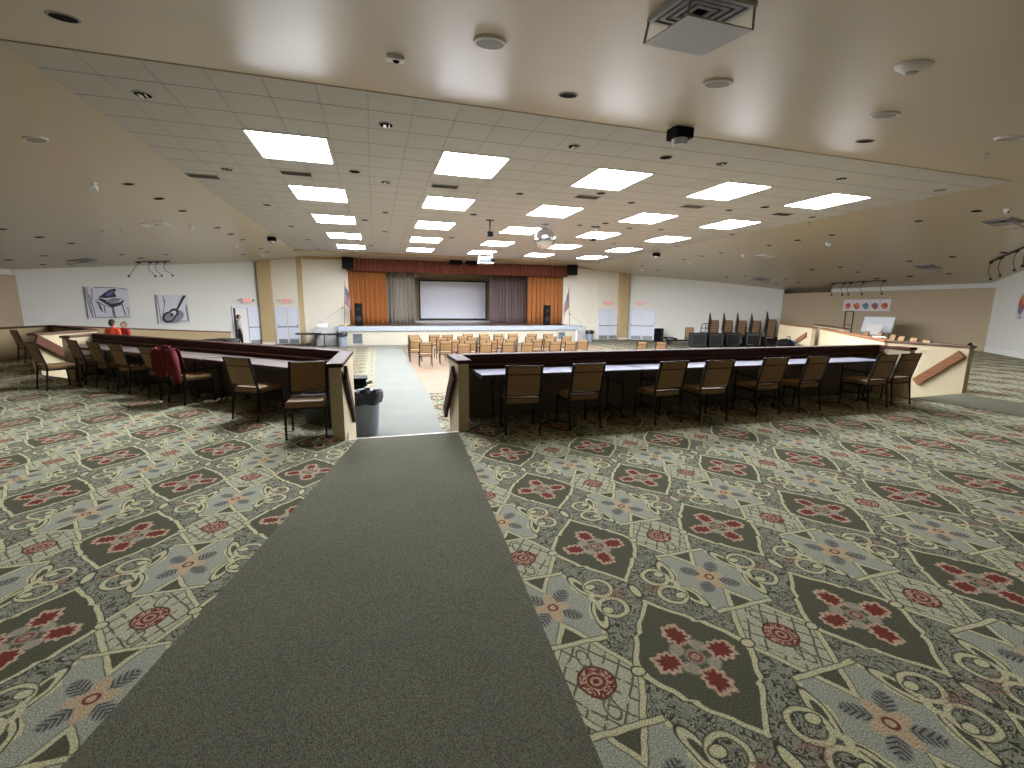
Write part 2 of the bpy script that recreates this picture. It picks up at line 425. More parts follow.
def plaster(name, col, rough):
    N = Net(name); tc = N.node('ShaderNodeTexCoord'); vec = tc.outputs['Object']
    mp = N.node('ShaderNodeMapping'); mp.inputs['Scale'].default_value = (.5, 2.4, 1); N.L(vec, mp.inputs['Vector'])
    big = N.noise(mp.outputs['Vector'], 1.4, 3)
    c = N.mix(tuple(x*.97 for x in col), big, tuple(x*1.03 for x in col))
    N.L(c, N.b.inputs['Base Color'])
    N.b.inputs['Roughness'].default_value = rough; N.b.inputs['Specular IOR Level'].default_value = .9
    return N.m

def parquet(name):
    N = Net(name); tc = N.node('ShaderNodeTexCoord'); vec = tc.outputs['Object']
    br = N.node('ShaderNodeTexBrick'); br.inputs['Scale'].default_value = 1; br.inputs['Brick Width'].default_value = .9; br.inputs['Row Height'].default_value = .09
    br.inputs['Mortar Size'].default_value = .002; br.inputs['Color1'].default_value = (.155,.110,.070,1); br.inputs['Color2'].default_value = (.125,.088,.055,1); br.inputs['Mortar'].default_value = (.07,.045,.025,1)
    N.L(vec, br.inputs['Vector']); N.L(br.outputs['Color'], N.b.inputs['Base Color'])
    N.b.inputs['Roughness'].default_value = .6; N.b.inputs['Specular IOR Level'].default_value = .2
    return N.m

def flag_cloth(name):
    N = Net(name); tc = N.node('ShaderNodeTexCoord'); xyz = N.node('ShaderNodeSeparateXYZ'); N.L(tc.outputs['UV'], xyz.inputs[0])
    u, v = xyz.outputs[0], xyz.outputs[1]
    st = N.op('FRACT', N.mul(v, 6.5))
    col = N.mix((.24,.006,.012), N.inside(N.sub(.5, st), .02), (.36,.35,.37))
    canton = N.mx(N.sub(u, .42), N.sub(6/13, v))
    col = N.mix(col, N.inside(canton, .01), (.007,.011,.055))
    su = N.sub(N.op('FRACT', N.mul(u, 14)), .5); sv = N.sub(N.op('FRACT', N.mul(v, 13)), .5)
    star = N.sub(N.hyp(su, sv), .26)
    col = N.mix(col, N.mul(N.inside(N.add(canton, .015), .01), N.inside(star, .1)), (.70,.70,.72))
    N.L(col, N.b.inputs['Base Color']); N.b.inputs['Roughness'].default_value = .8
    return N.m

def mirror_tiles(name):
    N = Net(name); tc = N.node('ShaderNodeTexCoord')
    br = N.node('ShaderNodeTexVoronoi'); br.inputs['Scale'].default_value = 22; N.L(tc.outputs['Object'], br.inputs['Vector'])
    N.b.inputs['Metallic'].default_value = 1; N.b.inputs['Roughness'].default_value = .12
    c = N.mix((.55,.58,.66), br.outputs['Distance'], (.85,.87,.92)); N.L(c, N.b.inputs['Base Color'])
    return N.m

CP, COX, COY = 1.0187, 1.370, 1.522
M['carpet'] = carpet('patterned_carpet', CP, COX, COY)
M['carpet_dimmed'] = carpet('patterned_carpet_dimmed', CP, COX, COY, .60)  # same carpet, darkened to offset the strong light on the lower floor
M['runner'] = plain_carpet('green_runner_carpet', (.124,.125,.089))
M['runner_low'] = plain_carpet('pale_green_runner_carpet', (.128,.136,.122), .2)
M['tiles'] = tile_ceiling('lay_in_tiles')
M['plaster'] = plaster('gloss_plaster', (.51,.44,.33), .33)
M['parquet'] = parquet('dance_floor_planks')
M['flag'] = flag_cloth('flag_cloth')
M['mirror_tiles'] = mirror_tiles('mirror_tiles')

# ---------------------------------------------------------------- the hall: an octagon with a flat tiled middle and sloping plaster
LOW = -0.57          # the lower floor in front of the stage
ZC = 4.35            # tiled ceiling
TX0, TX1, TY0, TY1 = -3.68, 13.2, 6.64, 25.3
FY = 28.5            # front wall
def zceil(x, y):
    d = max(0., .168*(TX0-x), .09*(x-TX1)+.006*(x-TX1)**2 if x > TX1 else 0., .17*(TY0-y))
    return ZC - d

# floors
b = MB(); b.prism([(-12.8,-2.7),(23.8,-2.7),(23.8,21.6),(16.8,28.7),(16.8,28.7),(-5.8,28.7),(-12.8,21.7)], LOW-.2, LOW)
struct(b.build('floor', M['carpet_dimmed']))
b = MB(); b.prism([(1.22,11.25),(11.6,11.25),(11.6,25.3),(1.30,25.3)], LOW+.001, LOW+.012)
struct(b.build('floor_dance', M['parquet']))
b = MB(); b.prism([(-.20,6.5),(1.02,6.5),(1.24,11.25),(1.32,25.35),(.08,25.35),(-.12,11)], LOW+.001, LOW+.010)
b.prism([(-3.9,25.35),(14.6,25.35),(14.6,26.28),(-3.9,26.28)], LOW+.001, LOW+.010)
struct(b.build('floor_runner_lower', M['runner_low']))
TIER = [(-12.6,-2.5),(16,-2.5),(16,4.3),(23.5,11.7),(23.5,18),(20.4,16.7),(16.85,12.45),(16.0,12.75),(11.08,7.25),(11.08,5.72),(9.54,5.66),(9.54,6.35),(1.02,6.35),(1.02,5.57),(-.38,5.59),(-.38,7.25),(-6.25,12.75),(-6.25,11.9),(-7.42,12.9),(-7.2,14.75),(-9.75,17.9),(-12.6,18)]
b = MB(); b.prism(TIER, LOW-.05, 0)
struct(b.build('floor_tier', M['carpet']))
b = MB(); b.prism([(-.25,5.595),(.98,5.565),(.70,1.06),(.52,-2.45),(-1.9,-2.45),(-1.13,1.62)], .001, .008)
b.prism([(9.5,5.66),(10.92,5.71),(10.92,1.5),(9.5,1.5)], .001, .008)
struct(b.build('floor_runner_upper', M['runner']))
b = MB(); b.box(-.36,1.0,5.575,5.625,-.03,.006)
struct(b.build('trim_1', M['white_paint'], bevel=.004))
def steps(x0, x1, y0, name):
    b = MB()
    for k in range(3): b.box(x0, x1, y0+.3*k, y0+.3*(k+1), LOW, -.1425*(k+1))
    return struct(b.build(name, M['runner']))
steps(-.36, 1.0, 5.6, 'floor_steps_left'); steps(9.56, 11.05, 5.72, 'floor_steps_right')

# ceilings
b = MB(); b.box(TX0, TX1, TY0, TY1, ZC, ZC+.05); struct(b.build('ceiling_tiles', M['tiles']))
def sheet(name, rows, m, smooth=True):
    """grid of points, given row by row"""
    b = MB(); n = len(rows[0])
    b.add([p for r in rows for p in r], [(i*n+k, i*n+k+1, (i+1)*n+k+1, (i+1)*n+k) for i in range(len(rows)-1) for k in range(n-1)])
    return struct(b.build(name, m, smooth=smooth))
g = lambda d: .09*d + .006*d*d
XR, XL, YB, YF = 24.6, -13.6, -3.2, 29.0
nl = TX0 - XL
sheet('ceiling_slope_left', [[(TX0,TY0,ZC),(TX0,YF,ZC)], [(XL, TY0-.168/.17*nl, ZC-.168*nl),(XL, YF, ZC-.168*nl)]], M['plaster'])
ds = [ (XR-TX1)*k/24 for k in range(25)]
sheet('ceiling_slope_right', [[(TX1+d, TY0-g(d)/.17 + (YF-TY0+g(d)/.17)*t, ZC-g(d)) for t in (0,.5,1)] for d in ds], M['plaster'])
b = MB(); pts = [(TX0, TY0, ZC), (TX1, TY0, ZC)] + [(TX1+d, TY0-g(d)/.17, ZC-g(d)) for d in ds[1:]]
zb = ZC-.17*(TY0-YB); yk = TY0-g(ds[-1])/.17
pts += [(XR, YB, zb), (XL, YB, zb), (XL, TY0-.168/.17*nl, ZC-.168*nl)]
b.add(pts, [tuple(range(len(pts)))]); struct(b.build('ceiling_slope_rear', M['plaster']))
b = MB(); b.box(TX0, TX1, TY1, YF+7, ZC, ZC+.05); struct(b.build('ceiling_front', M['plaster']))
b = MB(); b.box(TX0, TX1, TY0-.012, TY0+.012, ZC-.008, ZC+.03); struct(b.build('trim_2', M['panel_tan']))
b = MB(); b.box(TX0, TX1, TY1-.04, TY1+.10, ZC-.06, ZC+.03); struct(b.build('trim_3', M['pillar_tan']))

# walls
def wall(name, p, q, z0, z1, m, th=.15, inward=1):
    """upright slab from p to q; thickness goes away from the hall"""
    p = Vector((*p,0)); q = Vector((*q,0)); u = (q-p).normalized(); n = Vector((u.y,-u.x,0))*inward
    b = MB(); b.hexa([(*(v.xy),z0) for v in (p,q,q-n*th,p-n*th)], [(*(v.xy),z1) for v in (p,q,q-n*th,p-n*th)])
    return struct(b.build(name, m))
wall('wall_left_diagonal', (-12.72,21.68),(-6.05,28.35), LOW, 4.6, M['wall_white'])
wall('wall_left', (-12.6,-2.6),(-12.6,21.6), LOW, 2.62, M['wall_tan'])
wall('wall_left_upper', (-12.75,-2.6),(-12.75,21.7), 2.3, 4.6, M['wall_white'])
wall('wall_right_diagonal', (17.2,28.3),(23.55,21.5), LOW, 4.6, M['wall_white'])
wall('wall_right', (23.5,21.52),(23.5,11.76), LOW, 2.53, M['wall_tan'], .12)
wall('wall_right_upper', (23.78,18.75),(23.78,11.0), 2.0, 4.2, M['wall_white'], .12)
wall('wall_right_shade', (24.4,22.6),(24.4,18.0), 2.0, 4.2, M['wall_tan'], .12)  # tan and set deeper to imitate the dark shadow under the ceiling
wall('wall_rear_right', (23.9,12.16),(15.9,4.16), LOW, 4.2, M['wall_white'])
wall('wall_rear_side', (16,4.4),(16,-2.6), LOW, 4.4, M['panel_tan'])
wall('wall_rear', (16.1,-2.5),(-12.7,-2.5), LOW, 4.4, M['panel_tan'])
b = MB(); b.bar((23.42,11.72,.10),(16.0,4.30,.10),.03,.20); struct(b.build('baseboard_right', M['white_paint']))
# front wall with the stage opening
b = MB()
b.box(-5.4,-4.1,FY,FY+.15,LOW,4.6); b.box(15.0,16.5,FY,FY+.15,LOW,4.6)
struct(b.build('wall_front_doors', M['wall_front']))
b = MB(); b.box(-3.83,-1.38,FY+.1,FY+.3,LOW,4.6); b.box(12.3,14.72,FY+.1,FY+.3,LOW,4.6); b.box(-1.4,12.32,FY+.1,FY+.3,3.9,4.6)
struct(b.build('wall_front', M['wall_front']))
b = MB(); b.box(-4.1,-3.83,FY-.02,FY+.4,LOW,4.6); struct(b.build('trim_4', M['pillar_tan']))
b = MB(); b.box(14.72,15.0,FY-.02,FY+.4,LOW,4.6); struct(b.build('trim_5', M['wall_front']))
for nm, x0, x1 in (('pillar_left',-6.02,-5.40),('pillar_right',16.40,17.05)):
    b = MB(); b.box(x0,x1,FY-.42,FY+.2,LOW,4.6); struct(b.build(nm, M['pillar_tan']))
    b = MB(); b.box(x0-.02,x1+.02,FY-.44,FY-.40,LOW,LOW+.14); struct(b.build('baseboard_'+nm[7:]+'_pillar', M['wall_front']))
# soffit boards where the ceiling meets the front wall
b = MB(); b.box(-3.7,14.72,FY-.12,FY+.12,4.22,4.5); struct(b.build('trim_6', M['pillar_tan']))
# stage house
b = MB(); b.box(-1.6,12.5,33.2,33.4,.3,4.8); struct(b.build('wall_stage_back', M['wall_tan']))
b = MB(); b.box(-1.6,-1.4,FY+.3,33.3,.3,4.8); b.box(12.3,12.5,FY+.3,33.3,.3,4.8); struct(b.build('wall_stage_sides', M['wall_tan']))
b = MB(); b.box(-1.7,12.6,FY+.3,33.4,4.8,4.9); struct(b.build('ceiling_stage', M['wall_tan']))
b = MB(); b.box(-1.95,12.45,26.42,33.3,.44,.497); struct(b.build('floor_stage', M['stage_floor']))
b = MB(); b.box(-1.9,12.4,26.42,26.56,LOW,.44); struct(b.build('wall_stage_front', M['stage_front']))
b = MB(); b.box(-1.93,12.46,26.35,26.43,.23,.50); struct(b.build('trim_7', M['stage_trim'], bevel=.01))
b = MB()
for k in range(7): b.box(.55+1.75*k,.565+1.75*k,26.405,26.425,LOW+.1,.23)
struct(b.build('trim_8', M['panel_tan']))
b = MB(); b.box(-1.9,-1.8,26.4,28.5,LOW,.44); b.box(12.3,12.4,26.4,28.5,LOW,.44); struct(b.build('wall_stage_ends', M['wall_front']))
b = MB(); b.box(-3.15,-1.96,26.9,28.4,LOW,.43); struct(b.build('floor_stage_wing_left', M['grey_paint']))
b = MB(); b.box(12.48,13.3,26.9,28.4,LOW,.40); struct(b.build('floor_stage_wing_right', M['grey_paint']))
b = MB(); b.box(1.8,9.2,32.0,33.2,.497,.64); struct(b.build('trim_9', M['grey_paint']))

# doors
def door_pair(name, o, ux, un, w, z0, z1, leaves=(1,1), open_left=False):
    """double doors in a frame; o = left bottom corner seen from the hall, ux along the wall, un into the hall"""
    ux, un = Vector(ux).normalized(), Vector(un).normalized(); o = Vector(o); uz = Vector((0,0,1))
    fr = MB()
    P = lambda x, z, d: o + ux*x + uz*(z) + un*d
    H = z1 - z0
    for x in (-.06, w+.0): fr.obox(P(x+.03, H/2+.02, .03), ux, un, uz, .03, .05, H/2+.03)
    fr.obox(P(w/2, H+.03, .03), ux, un, uz, w/2+.06, .05, .035)
    root = struct(fr.build(name, M['door_paint'], bevel=.006))
    for k in (0, 1):
        if k == 0 and open_left: continue
        x0 = k*w/2 + .01; lw = w/2 - .02
        d = MB(); d.obox(P(x0+lw/2, H/2, .02), ux, un, uz, lw/2, .025, H/2-.01); dd = d.build('leaf', M['door_paint'], root, bevel=.005)
        d = MB(); d.obox(P(x0+lw/2, .16, .05), ux, un, uz, lw/2-.05, .004, .12); d.build('kick_plate', M['kick_plate'], dd)
        d = MB(); d.obox(P(x0+lw/2, .98, .075), ux, un, uz, lw/2-.06, .018, .03)
        for xx in (x0+.07, x0+lw-.07): d.obox(P(xx, .98, .06), ux, un, uz, .03, .025, .045)
        d.obox(P(x0+(lw-.06 if k else .06), 1.03, .06), ux, un, uz, .02, .02, .10)
        d.build('push_bar', M['steel'], dd, bevel=.006)
    return root
DT = 1.48
door_pair('door_1', (-5.30,FY,LOW),(1,0,0),(0,-1,0),1.14,LOW,DT)
door_pair('door_2', (14.98,FY,LOW),(1,0,0),(0,-1,0),1.50,LOW,DT)
dl = Vector((1,1,0)).normalized()
door_pair('door_3', (-7.14,27.26,LOW),(1,1,0),(1,-1,0),1.55,LOW,DT, open_left=True)
door_pair('door_4', (17.33,28.16,LOW),(6.35,-6.8,0),(-6.8,-6.35,0),1.62,LOW,DT)
# white panel standing in for the brightly lit lobby behind door_3
o = Vector((-7.14,27.26,0)); n = Vector((1,-1,0)).normalized()
b = MB(); b.obox(o+dl*.40+n*.012+Vector((0,0,(LOW+DT)/2)), dl, n, (0,0,1), .34, .004, (DT-LOW)/2-.02); struct(b.build('lobby_bright_panel', M['white_paint']))
b = MB(); b.obox(o+dl*.05+n*.07+Vector((0,0,(LOW+DT)/2)), n, dl, (0,0,1), .07, .022, (DT-LOW)/2-.03); lf = b.build('door_5', M['oak_dark'], bevel=.005); struct(lf)

# ------------------------------------------------ half walls round the tiers, with wooden caps
def half_wall(name, pts, side, rail=True, zb=LOW, capm='mahogany', zt=.0, ledge=True, panm='panel_cream'):
    """panel along the polyline; side = +1/-1: on which hand the upper tier lies (gets the second ledge)"""
    pan = MB(); cap = MB(); led = MB(); fas = MB()
    for i in range(len(pts)-1):
        p, q = Vector(pts[i]), Vector(pts[i+1])
        u = (q-p); u.z = 0; u.normalize(); n = Vector((-u.y,u.x,0))*side
        def slab(mb, a, c, d0, d1, e0=0, e1=0):
            P, Q = p - u*e0, q + u*e1
            lo = [P+n*d0, Q+n*d0, Q+n*d1, P+n*d1]
            mb.hexa([(v.x,v.y,v.z+a) for v in lo], [(v.x,v.y,v.z+c) for v in lo])
        lo = [p-n*.07, q-n*.07, q+n*.07, p+n*.07]
        pan.hexa([(v.x,v.y,zb) for v in lo], [(v.x,v.y,v.z+.89) for v in lo])
        slab(cap, .885, .935, -.088, .105, .02, .02)
        if ledge:
            slab(fas, .80, .884, .071, .095); slab(led, .785, .805, .071, .15, 0, 0); slab(fas, .735, .784, .071, .11)
            slab(fas, .83, .884, -.095, -.071)
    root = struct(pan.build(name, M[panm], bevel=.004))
    cap.build('cap_rail', M[capm], root, bevel=.010)
    if ledge:
        led.build('ledge', M['mahogany_light'], root, bevel=.004); fas.build('fascia', M['mahogany'], root)
    return root
half_wall('wall_tier_center', [(1.20,6.36,0),(9.42,6.36,0)], -1, panm='panel_shaded')
half_wall('wall_tier_wing_one', [(1.065,5.62,0),(1.065,6.36,0)], -1, ledge=False)
half_wall('wall_tier_wing_two', [(9.45,5.74,0),(9.45,6.42,0)], 1, capm='mahogany_light', ledge=False)
half_wall('wall_tier_wing_three', [(-.465,5.61,0),(-.41,7.20,0)], 1, ledge=False)
half_wall('wall_tier_left', [(-.47,7.28,0),(-6.28,12.82,0)], 1, panm='panel_shaded')
half_wall('wall_tier_wing_four', [(-6.26,11.85,0),(-6.2,12.72,0)], 1, capm='oak_dark', ledge=False)
half_wall('wall_tier_wing_five', [(-7.42,12.9,0),(-7.16,14.75,0)], -1, capm='oak_dark', ledge=False)
half_wall('wall_tier_far_left', [(-7.22,14.82,0),(-9.75,17.9,0)], 1, ledge=False, panm='panel_tan')
half_wall('wall_ramp_left', [(-9.75,17.9,.0),(-6.55,24.2,-.57)], 1, ledge=False, panm='panel_tan', capm='mahogany_light')
half_wall('wall_tier_side_left', [(-10.15,15.2,0),(-9.78,17.86,0)], 1, ledge=False, panm='panel_tan')
half_wall('wall_tier_wing_six', [(11.13,5.76,0),(11.10,7.20,0)], -1, capm='oak_dark', ledge=False)
half_wall('wall_tier_right', [(11.12,7.26,0),(16.0,12.78,0)], -1, capm='oak', ledge=False)
half_wall('wall_tier_wing_seven', [(16.35,13.4,0),(18.95,17.3,0)], -1, capm='oak', ledge=False)
half_wall('wall_tier_far_right', [(16.85,12.5,0),(20.4,16.7,0)], -1, capm='oak_dark', ledge=False)

def rail_board(p, q, h, th, m, label, nrm):
    r = thing('handrail', label, 'handrail', p)
    p0 = Vector(p); p, q = Vector((0,0,0)), Vector(q)-p0; nrm = Vector(nrm).normalized()
    u = (q-p).normalized(); w = nrm.cross(u).normalized()
    b = MB(); b.obox((p+q)/2, u, w, nrm, (q-p).length/2, h/2, th/2); b.build('board', m, r, bevel=.008)
    for t in (.2, .8):
        c = p.lerp(q, t) - nrm*(th/2+.035)
        b = MB(); b.cyl(c-nrm*.04, c+nrm*.037, .022, n=10); b.obox(c-nrm*.03, u, w, nrm, .05, .035, .006); b.build('bracket', M['steel'], r, smooth=True)
    return r
rail_board((.955,5.70,.78),(.94,6.42,.08),.19,.045,M['mahogany'],'dark wooden handrail board sloping down the steps beside the central half wall',(-1,0,0))
rail_board((-.355,5.64,.82),(-.335,6.72,.02),.19,.045,M['mahogany'],'dark wooden handrail board on the aisle side of the left end post',(1,0,0))
rail_board((11.02,5.84,.77),(11.00,6.55,.10),.17,.045,M['oak'],'orange-brown sloping handrail board on the cream panel at the right-hand steps',(-1,0,0))
rail_board((-7.27,12.75,.82),(-7.14,13.75,.26),.22,.045,M['mahogany_light'],'brown sloping handrail board on the pale wing wall behind the far left chairs',(1,0,0))
rail_board((16.55,13.86,.62),(17.25,14.9,.26),.20,.045,M['oak'],'short orange-brown handrail board on the far wing wall below the food pictures',(-.83,.55,0))

# ---------------------------------------------------------------- ceiling panels (five rows of five)
LX = [-1.25, 1.93, 5.02, 8.13, 11.22]; LY = [9.30, 12.72, 16.15, 19.68, 23.10]
ROWS = ['nearest row','second row','middle row','fourth row','row closest to the stage']; CLS = ['far left','second from left','center','second from right','far right']
def make_panel():
    r = thing('ceiling_light', 'x', 'ceiling light')
    b = MB()
    for x0, x1, y0, y1 in ((-.635,.635,-.725,-.69),(-.635,.635,.69,.725),(-.635,-.60,-.69,.69),(.60,.635,-.69,.69)): b.box(x0,x1,y0,y1,-.014,.01)
    b.build('frame', M['white_paint'], r)
    b = MB(); b.box(-.60,.60,-.69,.69,-.006,.008); b.build('diffuser', M['panel_glow'], r)
    return r
pan = make_panel()
for j, y in enumerate(LY):
    for i, x in enumerate(LX):
        place(pan, USED, (x+.026*(y-9.3)*(1 if True else 0), y, ZC-.002), 0, f'glowing square ceiling panel, {CLS[i]} in the {ROWS[j]}', 'glowing ceiling panels')

# ---------------------------------------------------------------- fixtures on the ceilings
def slope_rot(x, y):
    e = .01; nx = (zceil(x+e,y)-zceil(x-e,y))/(2*e); ny = (zceil(x,y+e)-zceil(x,y-e))/(2*e)
    n = Vector((-nx,-ny,1)).normalized()
    return Vector((0,0,1)).rotation_difference(n).to_euler()
def make_can(name, fill, ring, r=.115, proud=.012):
    t = thing(name, 'x', 'downlight' if name != 'ceiling_speaker' else 'speaker')
    b = MB(); b.lathe([(r*.82,-.004),(r*.84,-proud),(r*.97,-proud),(r,-.001),(r,.004)], n=24)
    # ring only: open centre filled by the baffle
    b.build('trim_ring', M[ring], t, smooth=True)
    b = MB(); b.lathe([(r*.82,-proud-.001),(r*.4,-proud+.002),(.004,-proud+.002)], n=20); b.build('baffle' if name != 'ceiling_speaker' else 'grille', M[fill], t, smooth=True)
    return t
can_black = make_can('recessed_downlight', 'dark_hole', 'grey_mesh', .125, .006)
can_grey = make_can('grey_downlight', 'charcoal', 'grey_mesh', .11, .006)
speaker_disc = make_can('ceiling_speaker', 'grey_mesh', 'white_paint', .15, .022)
silver = thing('adjustable_downlight', 'x', 'downlight')
b = MB(); b.lathe([(.09,-.004),(.10,-.012),(.115,-.010),(.12,.003)], n=24); b.build('trim_ring', M['grey_paint'], silver, smooth=True)
b = MB(); b.lathe([(.10,-.010),(.05,-.009),(.004,-.009)], n=20); b.build('baffle', M['dark_hole'], silver)
b = MB(); b.obox((-.02,.0,-.02), (1,0,0), (0,1,0), (0,0,1), .025, .06, .012); b.obox((.045,.0,-.018), (1,0,0), (0,1,0), (0,0,1), .012, .07, .010); b.build('lamp_gimbal', M['chrome'], silver, bevel=.004)
spot = thing('spotlight', 'x', 'spotlight')
b = MB(); b.lathe([(.05,-.015),(.055,.0),(.004,.004)][::-1], n=16); b.cyl((0,0,0),(0,0,-.07),.012); b.build('mount', M['white_plastic'], spot, smooth=True)
b = MB(); b.tube([(-.0,.05,-.06),(0,0,-.09),(.0,-.07,-.135),(0,-.11,-.155)], .05, 14, True, [.032,.048,.062,.066]); b.build('lamp_head', M['white_plastic'], spot, smooth=True)
det = thing('smoke_detector', 'x', 'detector')
b = MB(); b.lathe([(.004,-.06),(.07,-.055),(.10,-.035),(.13,-.02),(.14,0)], n=28); b.build('housing', M['white_plastic'], det, smooth=True)
b = MB(); b.lathe([(.004,-.064),(.045,-.062),(.05,-.057)], n=20); b.build('sensor', M['grey_mesh'], det, smooth=True)
spr = thing('sprinkler', 'x', 'sprinkler')
b = MB(); b.lathe([(.05,-.004),(.05,.0),(.03,.002)], n=16); b.build('flange', M['chrome'], spr, smooth=True)
b = MB(); b.cyl((0,0,0),(0,0,-.06),.014); b.lathe([(.004,-.066),(.035,-.064),(.036,-.061)], n=12); b.build('head', M['chrome'], spr, smooth=True)
slot = thing('return_vent', 'x', 'vent')
b = MB()
for x0,x1,y0,y1 in ((-.31,.31,-.16,-.13),(-.31,.31,.13,.16),(-.31,-.29,-.13,.13),(.29,.31,-.13,.13)): b.box(x0,x1,y0,y1,-.012,.006)
b.build('frame', M['grey_paint'], slot)
b = MB(); b.box(-.29,.29,-.13,.13,-.002,.004); b.build('backing', M['charcoal'], slot)
b = MB()
for k in range(7): b.obox((0,-.108+.036*k,-.007),(1,0,0),(0,.8,.6),(0,-.6,.8),.29,.012,.0015)
b.build('slat', M['grey_mesh'], slot)
def make_diffuser(name, s, gap, flat):
    """square air diffuser; flat: baffle plate hung below on rods"""
    t = thing(name, 'x', 'vent')
    b = MB()
    for k in range(4):
        a0 = s*(1-.22*k); a1 = a0 - .035; z = -.01-.012*k*0
        for x0,x1,y0,y1 in ((-a0,a0,-a0,-a1),(-a0,a0,a1,a0),(-a0,-a1,-a1,a1),(a1,a0,-a1,a1)): b.box(x0,x1,y0,y1,-.03+.004*k,.0)
    b.build('louvers', M['white_plastic'] if name == 'ceiling_diffuser' else M['steel'] if not flat else M['grey_paint'], t)
    b = MB(); b.box(-s*.98,s*.98,-s*.98,s*.98,-.004,.004); b.build('backing', M['dark_hole'], t)
    if flat:
        b = MB(); b.box(-s*flat,s*flat,-s*flat,s*flat,-gap-.010,-gap); b.build('baffle_plate', M['grey_paint'], t, bevel=.003)
        for sx, sy in ((1,1),(1,-1),(-1,1),(-1,-1)):
            b = MB(); b.bar((sx*s*.95,sy*s*.95,.0),(sx*s*flat*.98,sy*s*flat*.98,-gap-.004),.016); b.build('hanger', M['steel'], t)
    elif gap:
        b = MB()
        for sx in (1,-1):
            b.tube([(sx*s*.95,-s*.95,0),(sx*s*1.05,-s*.98,-gap),(sx*s*1.05,s*.3,-gap-.01)], .014, 6)
        b.tube([(-s*1.05,-s*.98,-gap),(s*1.05,-s*.98,-gap)], .014, 6)
        b.build('wire_guard', M['steel'], t)
    return t
CE = []      # (prototype, point, words, zone)
def fix(proto, pts, words, group):
    n = len(pts)
    for i, p in enumerate(pts):
        x, y, _ = p; z = zceil(x, y)
        lab = words if n == 1 else f'{words}, {ORD[i]} of {n} counted from the camera'
        place(proto, USED, (x, y, z-.001), 0, lab, group, rot=slope_rot(x, y))
near = lambda L: sorted(L, key=lambda p: math.hypot(p[0], p[1]))
# tiled middle
fix(slot, [(-1.448,10.958,4.352)], 'dark slotted air grille beyond the nearest far-left glowing ceiling panel', 'slotted grilles in the tiled ceiling')
fix(slot, [(1.694,10.986,4.355)], 'dark slotted air grille beyond the nearest second-from-left glowing ceiling panel', 'slotted grilles in the tiled ceiling')
fix(slot, [(5.259,10.862,4.352)], 'dark slotted air grille beyond the nearest center glowing ceiling panel', 'slotted grilles in the tiled ceiling')
fix(slot, [(8.423,10.893,4.355)], 'dark slotted air grille beyond the nearest second-from-right glowing ceiling panel', 'slotted grilles in the tiled ceiling')
fix(slot, [(11.526,10.886,4.354)], 'dark slotted air grille beyond the nearest far-right glowing ceiling panel', 'slotted grilles in the tiled ceiling')
fix(slot, [(-3.418,11.843,4.350)], 'slotted air grille beside the left edge of the tiled ceiling', 'slotted grilles in the tiled ceiling')
fix(can_black, near([(-0.262,10.437,4.355),(-0.158,15.944,4.355),(0.000,22.213,4.354),(5.264,7.653,4.353),(5.391,10.399,4.353),(2.987,13.914,4.350),(7.393,13.856,4.354),(10.312,10.316,4.352),(3.114,18.693,4.352)]), 'black recessed downlight in the tiled ceiling', 'black downlights in the tiled ceiling')
fix(silver, near([(-2.817,7.670,4.354),(-2.769,11.104,4.355),(0.296,7.697,4.351),(3.419,7.657,4.351),(6.497,7.635,4.353),(9.611,7.664,4.355),(12.617,7.631,4.351),(0.380,11.061,4.351)]), 'silver adjustable downlight in the tiled ceiling', 'silver downlights in the tiled ceiling')
fix(can_grey, near([(0.452,14.489,4.353),(0.520,18.084,4.351),(-2.722,14.529,4.353),(-2.660,18.022,4.355),(-2.554,21.364,4.355),(3.539,11.080,4.355),(6.622,11.034,4.354),(6.751,14.463,4.353),(9.694,10.954,4.355),(12.726,10.914,4.350),(8.619,14.414,4.354),(9.816,14.315,4.351),(12.842,14.254,4.353),(13.037,17.720,4.355),(10.051,18.005,4.354),(-2.499,24.641,4.351)]), 'unlit grey recessed light in the tiled ceiling', 'grey lights in the tiled ceiling')
fix(spr, [(13.363,11.540,4.336)], 'small sprinkler head in the tiled ceiling near its right edge', 'sprinklers')
# rear slope overhead
fix(speaker_disc, near([(1.103,4.383,3.968),(3.579,4.361,3.965),(6.079,4.389,3.968),(8.508,4.416,3.973)]), 'round white-rimmed speaker in the glossy slope overhead', 'speakers in the overhead slope')
fix(can_black, near([(-2.595,5.582,4.171),(2.380,5.553,4.165),(7.323,5.534,4.162)]), 'black recessed downlight in the glossy slope overhead', 'black downlights in the overhead slope')
fix(det, [(4.717,3.210,3.768)], 'white domed smoke detector on the glossy slope overhead', 'detectors')
fix(spr, [(9.532,5.177,4.103)], 'small sprinkler head on the glossy slope near the right frame edge', 'sprinklers')
vb = make_diffuser('air_diffuser', .27, .16, 1.02); x, y, z = (2.374,3.144,3.756); 
vb.location = (x, y, zceil(x,y)-.001); vb.rotation_euler = slope_rot(x,y); tag(vb, 'large square air diffuser with hanging baffle plate directly overhead', 'vent')
